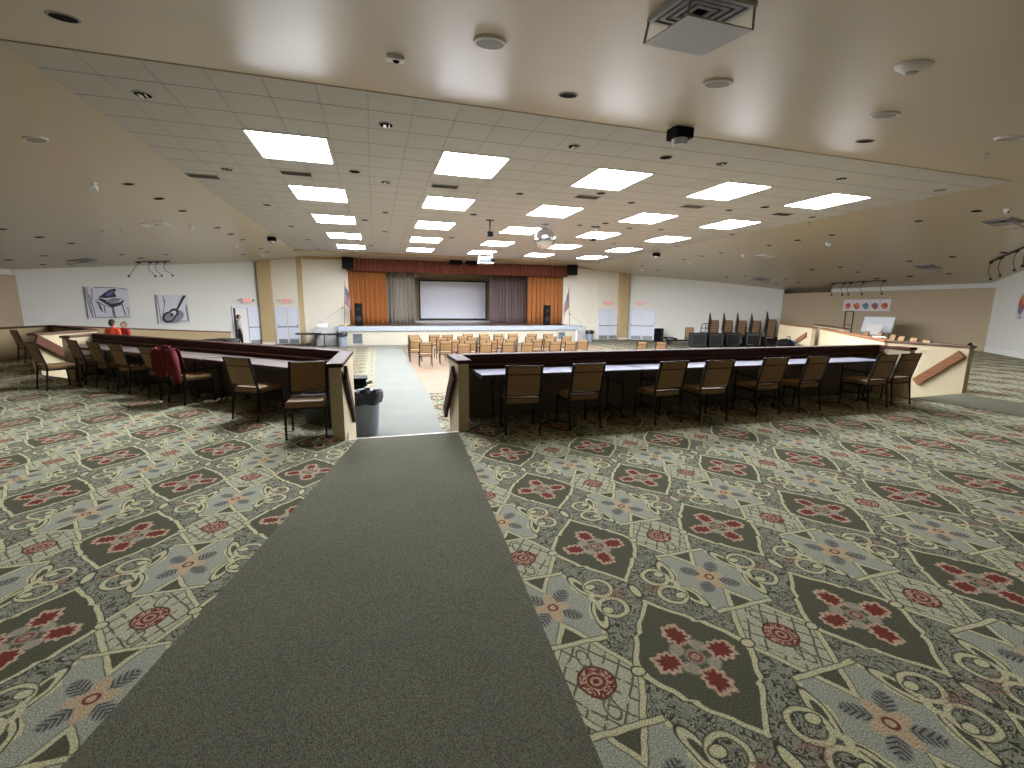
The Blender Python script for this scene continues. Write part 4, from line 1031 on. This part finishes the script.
def us_flag(p, lean, label):
    t = thing('flag', label, 'flag', p)
    b = MB(); b.lathe([(.004,.05),(.16,.04),(.17,.0),(.004,0)][::-1], n=24); b.lathe([(.04,.04),(.03,.12),(.02,.14)], n=16); b.build('stand', M['gold'], t, smooth=True)
    b = MB(); b.cyl((0,0,.05),(lean*.12,0,2.35),.016,n=10); b.build('pole', M['oak_dark'], t, smooth=True)
    b = MB(); b.lathe([(.004,2.52),(.02,2.46),(.035,2.40),(.012,2.35),(.02,2.33)], c=(lean*.12,0,0), n=12); b.build('finial', M['gold'], t, smooth=True)
    # cloth hanging in folds from the pole head
    nu, nv = 30, 16; me = bpy.data.meshes.new('cloth'); vs = []; uv = []; fs = []
    for j in range(nv+1):
        v = j/nv
        for i in range(nu+1):
            u = i/nu
            drop = .95*u*.92 + v*.95*(1-.25*u); out = .10 + .30*math.sqrt(u)*(.35+.65*(v*.4+.6*u)) 
            fold = .08*math.sin(u*9+v*3.0)*(.25+u)
            z = 2.28 - v*1.0*(1-.15*u) - u*.95
            x = lean*.12*(z/2.35) + lean*(.02 + .62*u*(1-u*.5) + .16*u*v - .03) ; y = -.03 + fold - .05*u
            vs.append((x, y, max(z,.16))); uv.append((u, 1-v))
    for j in range(nv):
        for i in range(nu): fs.append((j*(nu+1)+i, j*(nu+1)+i+1, (j+1)*(nu+1)+i+1, (j+1)*(nu+1)+i))
    me.from_pydata(vs, [], fs); l = me.uv_layers.new()
    for lp in me.loops: l.data[lp.index].uv = uv[lp.vertex_index]
    me.materials.append(M['flag']); o = bpy.data.objects.new('cloth', me); COL.objects.link(o); o.parent = t
    for p_ in me.polygons: p_.use_smooth = True
    md = o.modifiers.new('thick','SOLIDIFY'); md.thickness = .008
    return t
us_flag((-1.62,27.4,.50), 1, 'American flag on a pole at the left front of the stage')
us_flag((12.28,27.4,.40), -1, 'American flag on a pole at the right front of the stage')
# grilles in the stage front
def grille(x0, x1, z0, z1, label):
    t = thing('stage_grille', label, 'vent', ((x0+x1)/2, 26.41, z0)); w = x1-x0; h = z1-z0
    b = MB()
    for a0,a1,c0,c1 in ((-w/2,w/2,0,.05),(-w/2,w/2,h-.05,h),(-w/2,-w/2+.05,.05,h-.05),(w/2-.05,w/2,.05,h-.05)): b.box(a0,a1,-.025,.005,c0,c1)
    b.build('frame', M['stage_front'], t)
    b = MB(); b.box(-w/2+.05,w/2-.05,-.004,.004,.05,h-.05); b.build('backing', M['charcoal'], t)
    b = MB()
    for k in range(9): b.obox((0,-.012,.08+k*(h-.14)/8),(1,0,0),(0,.8,.6),(0,-.6,.8),w/2-.05,.012,.003)
    b.build('slat', M['bin_grey'], t); return t
grille(-1.22,-.62,-.50,.14,'blue-grey slatted grille at the left end of the stage front')
grille(11.05,11.6,-.40,.14,'blue-grey slatted grille at the right end of the stage front')
# things left of the stage
t = thing('storage_box', 'white plastic box on the grey block left of the stage', 'box', (-2.75,27.0,.43))
b = MB(); b.box(-.25,.25,-.15,.15,0,.16); b.build('body', M['white_plastic'], t, bevel=.01); b = MB(); b.box(-.27,.27,-.17,.17,.16,.19); b.build('lid', M['white_paint'], t, bevel=.006)
def boom(p, q, label):
    t = thing('microphone_stand', label, 'stand', p); d = Vector(q)-Vector(p)
    b = MB(); b.lathe([(.13,.0),(.13,.02),(.02,.04),(.012,.06)], n=20); b.build('base', M['black'], t, smooth=True)
    b = MB(); b.cyl((0,0,.04),(0,0,.30),.010,n=8); b.tube([(-d.x*.12,0,.22),(d.x,d.y,d.z)], .009, 6); b.build('boom', M['steel'], t, smooth=True)
    e = d; b = MB(); b.cyl(e, e+d.normalized()*.13, .02, .028, 10); b.build('microphone', M['black_plastic'], t, smooth=True)
    return t
boom((-2.85,27.4,.43), (-1.75,27.6,1.45), 'thin boom stand leaning towards the left stage flag')
boom((13.1,27.4,.40), (12.4,27.5,1.15), 'thin boom stand leaning from the block right of the stage')

# exit signs
def exit_sign(name, c, ux, un, left, right, label):
    t = thing('exit_sign', label, 'exit sign', c); ux = Vector(ux).normalized(); un = Vector(un).normalized(); uz = Vector((0,0,1))
    b = MB(); b.obox(un*.04, ux, un, uz, .27, .035, .13); b.build('housing', M['exit_box'], t, bevel=.01)
    cu = bpy.data.curves.new('txt', 'FONT'); cu.body = 'EXIT'; cu.size = .21; cu.align_x = 'CENTER'; cu.align_y = 'CENTER'; cu.extrude = .004; cu.offset = .004
    tmp = bpy.data.objects.new('txt', cu); COL.objects.link(tmp); dg = bpy.context.evaluated_depsgraph_get(); me = bpy.data.meshes.new_from_object(tmp.evaluated_get(dg))
    bpy.data.objects.remove(tmp)
    me.transform(Matrix((( ux.x, uz.x, un.x, un.x*.08),(ux.y, uz.y, un.y, un.y*.08),(ux.z, uz.z, un.z, un.z*.08),(0,0,0,1))))
    me.materials.clear(); me.materials.append(M['exit_red']); o = bpy.data.objects.new('lettering', me); COL.objects.link(o); o.parent = t
    for s in (-1,1):
        b = MB(); b.cyl(ux*(s*.36)+un*.04+uz*.05, ux*(s*.39)+un*.13+uz*.03, .055, .065, 14); b.tube([ux*(s*.25)+un*.04+uz*.05, ux*(s*.36)+un*.04+uz*.05], .02, 6); b.build('emergency_lamp', M['exit_box'], t, smooth=True)
    return t
exit_sign('e', (-6.57,27.75,1.85), (1,1,0), (1,-1,0), 0, 0, 'red EXIT sign above the half-open door at far left')
exit_sign('e', (-4.72,FY-.0,1.85), (1,0,0), (0,-1,0), 0, 0, 'red EXIT sign above the doors between the left pillar and the stage')
exit_sign('e', (15.66,FY-.0,1.93), (1,0,0), (0,-1,0), 0, 0, 'red EXIT sign above the doors between the stage and the right pillar')
exit_sign('e', (17.75,27.75,1.92), (1,-1,0), (-1,-1,0), 0, 0, 'red EXIT sign above the doors right of the right pillar')

# ---------------------------------------------------------------- pictures
def frame_basis(c, ux, un, name, label, w, h, m, th=.05, k=1, dx=0, dy=0):
    ux = Vector(ux).normalized(); un = Vector(un).normalized(); t = thing(name, label, 'picture', c)
    b = MB(); b.obox(un*(th/2), ux, un, (0,0,1), w/2, th/2, h/2); b.build('canvas', m, t, bevel=.004)
    def draw(nm, poly, mm, d=.001, closed=True):
        poly = [(x*k+dx, y*k+dy) for x, y in poly]
        b = MB(); b.face_prism(poly, un*(th+d), ux, Vector((0,0,1)), un, -.002, .004); return b.build(nm, mm, t)
    def stroke(nm, strokes, mm, wd=.02, d=.003):
        b = MB()
        for s in strokes:
            P = [un*(th+d) + ux*(x*k*(1 if nm == 'charcoal_marks' else 1)+dx if nm != 'charcoal_marks' else x) + Vector((0,0,(z*k+dy) if nm != 'charcoal_marks' else z)) for x, z in s]
            for a, q in zip(P, P[1:]): b.obox((a+q)/2, (q-a), un.cross((q-a).normalized()), un, (q-a).length/2+wd*.3, wd/2, .002)
        return b.build(nm, mm, t)
    return t, draw, stroke
t, draw, stroke = frame_basis((-10.80,23.56,1.66),(1,1,0),(1,-1,0),'piano_picture','square sketched picture of a grand piano on the left white wall',1.46,1.30,M['canvas'],.05,1.22,-.08,.06)
draw('piano_lid', [(-.20,.12),(-.02,.28),(.14,.40),(.30,.44),(.34,.40),(.26,.30),(.32,.16),(.02,.10)], M['ink'], .001)
draw('piano_lid_shine', [(.0,.22),(.16,.36),(.26,.36),(.20,.24),(.06,.16)], M['ink_blue'], .006)
draw('piano_body', [(-.30,.02),(-.16,.10),(.06,.02),(.14,-.08),(.40,-.02),(.52,.08),(.50,.0),(.42,-.12),(.16,-.22),(-.02,-.18),(-.22,-.06)], M['ink'], .002)
draw('piano_strings', [(-.02,.0),(.12,-.08),(.36,-.0),(.46,.10),(.20,.12)], M['ink_grey'], .007)
draw('keyboard', [(-.28,.02),(-.22,.06),(.08,-.18),(.02,-.18)], M['canvas'], .009)
stroke('piano_legs', [[(-.18,-.10),(-.14,-.36)],[(-.08,-.18),(-.06,-.40)],[(.18,-.22),(.20,-.58)],[(.14,-.22),(.16,-.52)],[(.44,-.10),(.50,-.50)],[(-.24,-.04),(-.18,-.28)]], M['ink'], .035)
stroke('charcoal_marks', [[(-.66,.62),(-.58,-.60)],[(-.72,.6),(-.66,-.2),(-.58,-.62)],[(-.5,.58),(-.52,.2),(-.6,.0)],[(.4,.62),(.70,.58)],[(-.6,.3),(-.52,-.3),(-.5,-.62)],[(-.4,.62),(.3,.63)],[(.66,-.5),(.64,-.2)],[(-.5,-.61),(.68,-.61)]], M['ink_grey'], .035)
t, draw, stroke = frame_basis((-9.10,25.26,1.40),(1,1,0),(1,-1,0),'guitar_picture','square sketched picture of a guitar on the left white wall, nearer the exit',1.30,1.30,M['canvas'],.05,1.12,-.06,-.02)
def blob(cx, cy, rx, ry, rot=0, n=20): return [(cx+rx*math.cos(2*PI*k/n)*math.cos(rot)-ry*math.sin(2*PI*k/n)*math.sin(rot), cy+rx*math.cos(2*PI*k/n)*math.sin(rot)+ry*math.sin(2*PI*k/n)*math.cos(rot)) for k in range(n)]
draw('guitar_shadow', blob(.10,-.30,.36,.24,.5), M['ink_grey'], .001)
draw('guitar_body', blob(-.14,-.32,.28,.22,.6), M['ink'], .004); draw('guitar_bout', blob(.06,-.14,.20,.17,.7), M['ink'], .005)
draw('guitar_top', blob(-.12,-.31,.20,.14,.6), M['ink_grey'], .008); draw('guitar_waist', blob(.04,-.16,.12,.09,.7), M['canvas'], .010); draw('sound_hole', blob(-.03,-.22,.08,.06,.7), M['ink'], .012)
draw('guitar_neck', [(.10,-.10),(.16,-.14),(.52,.46),(.60,.58),(.50,.60),(.42,.50)], M['ink'], .006)
stroke('charcoal_marks', [[(-.60,.60),(-.55,-.60)],[(-.36,.6),(-.34,.2)],[(.58,.2),(.62,-.60)],[(.54,.1),(.58,-.58)],[(-.4,-.55),(.5,-.58)],[(-.3,.4),(-.45,-.3)],[(-.34,-.5),(-.05,-.12)],[(-.28,-.52),(.02,-.16)]], M['ink_grey'], .04)
t, draw, stroke = frame_basis((23.5,16.62,1.85),(0,-1,0),(-1,0,0),'food_picture','long horizontal picture of five colorful dishes on the right tan wall',2.30,.56,M['poster'],.04)
for k, (c1, c2) in enumerate((('food_orange','food_red'),('food_red','food_orange'),('food_green','food_blue'),('food_red','food_blue'),('food_orange','food_red'))):
    x = -.88+.44*k; draw('dish', blob(x,-.04,.15,.17,.3*k,14), M[c1], .001); draw('dish_filling', blob(x+.03,.02,.09,.10,.5*k,12), M[c2], .006); stroke('dish_highlight', [[(x-.1,.08),(x+.02,.16)],[(x-.12,-.1),(x-.05,-.18)]], M['paper'], .02, .010)
stroke('border_lines', [[(-1.12,.25),(-1.12,-.25)]], M['ink_grey'], .02); stroke('divider', [[(-.66+.44*k,.26),(-.66+.44*k,-.26)] for k in range(4)], M['ink_grey'], .008)
p = (21.982,10.232,1.830)
t, draw, stroke = frame_basis((p[0]-.35,p[1]-.35,1.78),(-1,-1,0),(-1,1,0),'rooster_picture','colorful picture cut off by the right frame edge on the white wall',1.30,.95,M['poster'],.04)
draw('plume_red', blob(-.40,.18,.12,.24,-.5,14), M['food_red'], .001); draw('plume_orange', blob(-.28,.26,.10,.18,.2,14), M['food_orange'], .003); draw('body_blue', blob(-.34,-.10,.20,.16,.4,14), M['food_blue'], .004); draw('wing_red', blob(-.22,-.02,.12,.12,0,12), M['food_red'], .007)
stroke('legs', [[(-.36,-.24),(-.38,-.40)],[(-.28,-.24),(-.26,-.40)],[(-.46,-.41),(-.2,-.41)]], M['ink'], .02)

# ---------------------------------------------------------------- right side: boxes, cabinet, board, stand
BX = [(17.935,21.555,-0.570), (18.970,21.343,-0.570), (20.197,21.364,-0.570), (21.528,21.231,-0.570), (22.669,20.858,-0.570)]
for i, (x, y, z) in enumerate(BX):
    h = (.80,.80,.80,.78,.55)[i]; w = (.86,.78,.80,.84,.92)[i]
    t = thing('equipment_case', ['dark carpeted equipment case at the left end of the row below the chair stacks','dark carpeted equipment case, second from the left below the chair stacks','dark carpeted equipment case in the middle of the row below the chair stacks','dark carpeted equipment case with pale edging, fourth in the row below the chair stacks','low dark carpeted equipment case at the right end beside the tan wall'][i], 'case', (x, y+.35, LOW), -.45, 'equipment cases below the chair stacks')
    b = MB(); b.box(-w/2,w/2,-.33,.33,.03,h); b.build('body', M['charcoal'], t, bevel=.02)
    b = MB()
    for a0,a1,c0,c1 in ((-w/2+.05,w/2-.05,h-.10,h-.07),(-w/2+.05,w/2-.05,.10,.13),(-w/2+.05,-w/2+.08,.13,h-.10),(w/2-.08,w/2-.05,.13,h-.10)): b.box(a0,a1,-.345,-.33,c0,c1)
    b.build('edging', M['bin_dark'] if i != 3 else M['grey_mesh'], t)
    b = MB(); b.tube([(-.10,-.34,h*.6),(-.10,-.37,h*.6),(.10,-.37,h*.6),(.10,-.34,h*.6)], .012, 6); b.build('handle', M['black'], t)
    for sx in (-1,1):
        b = MB(); b.box(sx*(w/2-.08)-.04,sx*(w/2-.08)+.04,-.28,.28,0,.03); b.build('foot', M['black_plastic'], t)
x, y, z = (18.289,26.384,-0.570); speaker('floor_speaker', (18.15,26.0,LOW+.01), .50, .45, .86, .5, 'dark grey loudspeaker cabinet on the floor beside the right exit doors')
t = thing('stage_cart', 'low black flatbed cart on the floor between the loudspeaker and the dark cases', 'cart', (17.9,23.2,LOW+.01), -.5)
b = MB(); b.box(-.95,.95,-.25,.25,.22,.30); b.build('deck', M['black_plastic'], t, bevel=.01); b = MB(); b.tube([(-.9,0,.3),(-1.1,0,.42),(-.6,0,.40),(-.3,0,.33)], .05, 8); b.build('hose', M['black_plastic'], t, smooth=True)
for sx in (-.8,.8):
    for sy in (-.2,.2):
        b = MB(); b.cyl((sx,sy-.03,.11),(sx,sy+.03,.11),.11,n=16); b.box(sx-.03,sx+.03,sy-.04,sy+.04,.14,.22); b.build('wheel', M['black'], t)
x, y, z = BX[0]; t = thing('metal_rack', 'black metal tube rack standing on the dark case beside the first chair stack', 'rack', (x+.42, y+.25, LOW+.80), -.5)
b = MB(); b.tube([(-.24,0,0),(-.24,0,.42),(-.12,0,.54),(.12,0,.54),(.24,0,.42),(.24,0,0)], .022, 8); b.tube([(0,0,0),(0,0,.54)], .018, 8); b.tube([(-.24,0,.28),(.24,0,.28)], .018, 8); b.build('tube_frame', M['black'], t, smooth=True)
b = MB(); b.tube([(-.24,0,.02),(-.24,.3,.02),(.24,.3,.02),(.24,0,.02)], .02, 8); b.build('foot', M['black'], t, smooth=True)
t = thing('whiteboard', 'whiteboard leaning on an easel before the right tan wall', 'whiteboard', (21.95,14.95,0), -PI/2)
b = MB(); b.hexa([(-.64,-.02,.62),(.64,-.02,.62),(.64,.02,.62),(-.64,.02,.62)], [(-.64,.14,1.30),(.64,.14,1.30),(.64,.18,1.30),(-.64,.18,1.30)]); b.build('board', M['board_white'], t, bevel=.004)
b = MB(); b.bar((-.66,-.0,.60),(-.66,.16,1.31),.04); b.bar((.66,-.0,.60),(.66,.16,1.31),.04); b.bar((-.66,0,.61),(.66,0,.61),.04); b.bar((-.66,.16,1.31),(.66,.16,1.31),.04); b.build('board_frame', M['grey_paint'], t)
for sx in (-.5,.5):
    b = MB(); b.bar((sx,-.10,0),(sx,.17,1.32),.035); b.build('leg', M['steel'], t)
    b = MB(); b.bar((sx,.62,0),(sx,.17,1.30),.03); b.build('leg', M['steel'], t)
t = thing('easel_sheet', 'white paper sheet standing below the whiteboard among the chair backs', 'paper', (21.0,14.45,0), -PI/2-.1)
b = MB(); b.hexa([(-.36,0,.56),(.36,0,.56),(.36,.01,.56),(-.36,.01,.56)], [(-.36,.12,.98),(.36,.12,.98),(.36,.13,.98),(-.36,.13,.98)]); b.build('sheet', M['paper'], t)
for sx in (-.3,.3):
    b = MB(); b.bar((sx,-.1,0),(sx,.03,.58),.03); b.build('leg', M['black'], t); b = MB(); b.bar((sx,.35,0),(sx,.10,.8),.03); b.build('leg', M['black'], t)
t = thing('sign_stand', 'tall black two-post sign stand below the food picture', 'stand', (22.0,16.28,0), PI/2)
for sx in (-.19,.19):
    b = MB(); b.bar((sx,0,0),(sx,0,1.55),.035); b.build('post', M['black'], t); b = MB(); b.bar((sx,-.30,.02),(sx,.30,.02),.05,.04); b.build('foot', M['black'], t)
b = MB(); b.bar((-.19,0,1.54),(.19,0,1.54),.035); b.bar((-.19,0,.9),(.19,0,.9),.025); b.build('crossbar', M['black'], t)
t = thing('equipment_bag', 'black equipment bag with a blue patch on the lower floor by the right wing wall', 'bag', (16.70,14.92,-.02), .98)
b = MB(); b.ball((0,0,.20),.75,.32,.20,20,10); b.build('body', M['black_plastic'], t, smooth=True); b = MB(); b.ball((-.25,-.20,.28),.28,.12,.08); b.build('patch', M['food_blue'], t, smooth=True); b = MB(); b.tube([(-.3,-.1,.36),(-.1,-.12,.50),(.15,-.12,.50),(.35,-.1,.36)], .018, 6); b.build('handle', M['black'], t, smooth=True)
# small things on the caps
t = thing('paper_stack', 'white papers lying on the cap of the right half wall', 'paper', (12.05,8.1,.936), .74)
b = MB(); b.box(-.22,.22,-.11,.11,0,.02); b.build('sheets', M['paper'], t)
t = thing('cap_knob', 'dark knob at the near end of the right oak cap rail', 'knob', (11.13,5.80,.935))
b = MB(); b.lathe([(.035,0),(.04,.02),(.02,.03),(.03,.05),(.004,.06)], n=16); b.build('knob', M['black_plastic'], t, smooth=True)
t = thing('shade_slab', 'long dark slab added as shade under the ramp wall behind the left half wall', 'table', (-7.25,21.8,LOW), math.atan2(6.3,3.2))
b = MB(); b.box(-1.9,1.9,-.35,.35,.62,.68); b.build('tabletop', M['charcoal'], t, bevel=.006)  # dark top stands in for the shadow below the ramp wall
for sx in (-1.6,1.6):
    b = MB(); b.tube([(sx,-.28,.63),(sx,-.28,.02),(sx,.28,.02),(sx,.28,.63)], .018, 8); b.build('leg', M['black'], t, smooth=True)

t = thing('utility_cart', 'low black utility cart under the equipment bag by the right wing wall', 'cart', (16.70,14.92,LOW), .98)
b = MB(); b.box(-.75,.75,-.34,.34,.50,.55); b.build('deck', M['black_plastic'], t, bevel=.01)
for sx in (-.66,.66):
    for sy in (-.27,.27):
        b = MB(); b.bar((sx,sy,.06),(sx,sy,.51),.03); b.build('leg', M['black'], t); b = MB(); b.cyl((sx-.015,sy,.04),(sx+.015,sy,.04),.04,n=12); b.build('caster', M['black_plastic'], t)

# ---------------------------------------------------------------- people: one continuous body each, clothes and hair on top
def capsule(b, p, q, r0, r1, n=12, sq=1.0):
    """tapered limb with rounded ends; sq flattens it front to back"""
    p, q = Vector(p), Vector(q); u = (q-p).normalized(); L = (q-p).length; pts = []; rad = []
    for a in (-80,-50,-20): t = math.radians(a); pts.append(p+u*(r0*math.sin(t))); rad.append(r0*math.cos(t))
    pts.append(p.lerp(q,.5)); rad.append((r0+r1)/2)
    for a in (20,50,80): t = math.radians(a); pts.append(q+u*(r1*math.sin(t))); rad.append(r1*math.cos(t))
    i0 = len(b.v); b.tube(pts, 1, n, True, rad)
    if sq != 1:
        m = (p+q)/2
        for i in range(i0, len(b.v)): x, y, z = b.v[i]; b.v[i] = (x, m.y+(y-m.y)*sq, z)
def fused(b, name, m, parent, vox, sm=4):
    o = b.build(name, m, parent, smooth=True)
    r = o.modifiers.new('fuse','REMESH'); r.mode = 'VOXEL'; r.voxel_size = vox; r.use_smooth_shade = True
    s = o.modifiers.new('relax','SMOOTH'); s.iterations = sm; s.factor = .5
    return o
def person(p, rz, H, label, shirt, legs, hair, arms, stride=.0, sleeve='short', bald=False):
    """arms: per side (elbow, wrist, hand direction) for a 1.75 m figure facing +y; side -1 is x < 0"""
    t = thing('person', label, 'person', p, rz); k = H/1.75; t.scale = (k,k,k)
    hip, sh = .92, 1.43
    J = {}
    for s in (-1,1):
        J[s] = dict(hip=(s*.095,0,hip), knee=(s*.105,stride*s*.5+.02,.50), ankle=(s*.11,stride*s-.03,.085), sh=(s*.185,-.01,sh))
    b = MB()
    capsule(b,(0,0,.95),(0,.005,1.10),.155,.135,16,.70); capsule(b,(0,.005,1.12),(0,-.005,1.36),.140,.165,16,.66); capsule(b,(-.13,-.01,1.415),(.13,-.01,1.415),.068,.068,12,.9)
    capsule(b,(0,-.01,1.42),(0,.01,1.56),.058,.052); 
    b.ball((0,.015,1.655),.073,.092,.110,20,14); b.ball((0,.045,1.595),.052,.060,.052,16,10)
    b.ball((0,.115,1.645),.013,.018,.022,10,8); b.ball((0,.108,1.600),.026,.010,.012,10,6)
    for s in (-1,1): b.ball((s*.074,.005,1.645),.010,.022,.032,8,8); b.ball((s*.030,.095,1.672),.020,.012,.010,8,6)
    for s in (-1,1):
        j = J[s]; capsule(b,j['hip'],j['knee'],.088,.058); capsule(b,j['knee'],(j['ankle'][0],j['ankle'][1],j['ankle'][2]+.02),.057,.038)
        a = j['ankle']; capsule(b,(a[0],a[1]+.0,.055),(a[0]+s*.02,a[1]+.17,.040),.044,.038,12)
        el, wr, hd = arms[s]; capsule(b,j['sh'],el,.052,.042); capsule(b,el,wr,.041,.027)
        w = Vector(wr); d = Vector(hd).normalized(); side = d.cross(Vector((s*1.,0,0)))
        if side.length < .2: side = Vector((0,1,0))
        side.normalize(); nrm = d.cross(side); palm = w + d*.085
        capsule(b, w+d*.02, palm, .030, .034, 10)
        for f, (o_, ln) in enumerate(((-.030,.070),(-.011,.082),(.010,.078),(.029,.060))):
            q0 = palm + side*o_ + d*.015; q1 = q0 + d*ln*.55 - nrm*s*.004; q2 = q1 + (d - nrm*s*.5).normalized()*ln*.45
            capsule(b, q0, q1, .0100, .0092, 8); capsule(b, q1, q2, .0092, .0080, 8)
        q0 = w + d*.035 - side*.028; q1 = q0 + (d*.6 - side*.8).normalized()*.045; q2 = q1 + (d - side*.2).normalized()*.032
        capsule(b, q0, q1, .0125, .0105, 8); capsule(b, q1, q2, .0105, .0088, 8)
    body = fused(b, 'body', M['skin'], t, .0065, 3)
    b = MB()                                                  # shirt
    capsule(b,(0,0,.90),(0,.005,1.12),.172,.152,18,.74); capsule(b,(0,.005,1.10),(0,-.005,1.36),.155,.180,18,.69); capsule(b,(-.14,-.01,1.415),(.14,-.01,1.415),.080,.080,12,.95)
    for s in (-1,1):
        el, wr, hd = arms[s]; e = Vector(J[s]['sh']).lerp(Vector(el), .72 if sleeve == 'short' else 1)
        capsule(b, J[s]['sh'], e, .066, .060)
        if sleeve == 'long': capsule(b, el, Vector(el).lerp(Vector(wr), .92), .054, .040)
    fused(b, 'shirt', shirt, t, .012, 4)
    b = MB(); b.tube([(.062*math.cos(a), .0+.058*math.sin(a), 1.495+.012*math.sin(a)) for a in [2*PI*i/20 for i in range(21)]], .012, 8); b.build('collar', shirt, t, smooth=True)
    b = MB()
    capsule(b,(-.06,0,.92),(.06,0,.92),.135,.135,16,.80)
    for s in (-1,1):
        j = J[s]; capsule(b,j['hip'],j['knee'],.104,.075); capsule(b,j['knee'],(j['ankle'][0],j['ankle'][1],.10),.074,.062)
    fused(b, 'trousers', legs, t, .012, 4)
    for s in (-1,1):
        a = J[s]['ankle']; b = MB(); capsule(b,(a[0],a[1]-.02,.052),(a[0]+s*.02,a[1]+.19,.045),.055,.048,12); b.box(a[0]-.045,a[0]+.045+s*.012,a[1]-.07,a[1]+.22,0,.02); fused(b, 'shoe', M['shoe'], t, .010, 3)
    b = MB(); b.ball((0,-.012,1.690),.080,.094,.088,20,12); b.ball((0,-.045,1.640),.074,.066,.085,16,10)
    o = b.build('hair', hair, t, smooth=True)
    for s in (-1,1):
        b = MB(); b.ball((s*.030,.103,1.662),.012,.006,.007,10,6); e = b.build('eye', M['white_plastic'], t, smooth=True); b = MB(); b.ball((s*.030,.109,1.662),.005,.003,.005,8,6); b.build('pupil', M['dark_hole'], e)
        b = MB(); b.tube([(s*.014,.110,1.682),(s*.030,.111,1.687),(s*.046,.102,1.682)], .004, 6); b.build('eyebrow', hair, t)
    b = MB(); b.tube([(-.022,.108,1.602),(0,.116,1.600),(.022,.108,1.602)], .004, 6); b.build('mouth', M['crimson_cloth'], t)
    return t
REST = {-1: ((-.245,-.03,1.14),(-.255,.08,.90),(0,.15,-1)), 1: ((.245,-.03,1.14),(.255,.08,.90),(0,.15,-1))}
BENT = {-1: ((-.245,-.02,1.14),(-.15,.20,1.10),(.5,.8,.1)), 1: ((.245,-.02,1.14),(.16,.20,1.08),(-.5,.8,.1))}
person((-6.86,27.16,LOW), -PI/2+.25, 1.66, 'person in pale shirt and dark trousers standing side-on in the open exit doorway', M['shirt_grey'], M['trousers'], M['hair_dark'], REST, .10, 'short')
person((-7.83,17.15,LOW), -.35, 1.68, 'person with dark hair in an orange shirt behind the left half wall', M['orange_cloth'], M['jeans'], M['hair_dark'], REST, 0, 'short')
person((-8.36,19.02,LOW), 2.5, 1.56, 'person with grey hair in a crimson top facing the one in orange', M['crimson_cloth'], M['trousers'], M['hair_grey'], BENT, 0, 'short')


# ---------------------------------------------------------------- camera and view
cam = bpy.data.cameras.new('camera'); co = bpy.data.objects.new('camera', cam); COL.objects.link(co)
cam.sensor_width = 36; cam.sensor_fit = 'HORIZONTAL'; cam.lens = 15.7852; cam.clip_start = .05; cam.clip_end = 200
co.matrix_world = Matrix(((0.956828,0.041229,-0.287715,0),(-0.290542,0.163213,-0.942840,0),(0.008086,0.985729,0.168145,1.6),(0,0,0,1)))
S.camera = co
S.view_settings.view_transform = 'Standard'; S.view_settings.look = 'None'; S.view_settings.gamma = 1
S.view_settings.use_curve_mapping = False; S.view_settings.exposure = 0.0
S.cycles.use_denoising = True; S.cycles.max_bounces = 10; S.cycles.diffuse_bounces = 6; S.cycles.glossy_bounces = 4
w = bpy.data.worlds.new('world'); S.world = w; w.use_nodes = True
w.node_tree.nodes['Background'].inputs[0].default_value = (.6,.65,.7,1); w.node_tree.nodes['Background'].inputs[1].default_value = .02
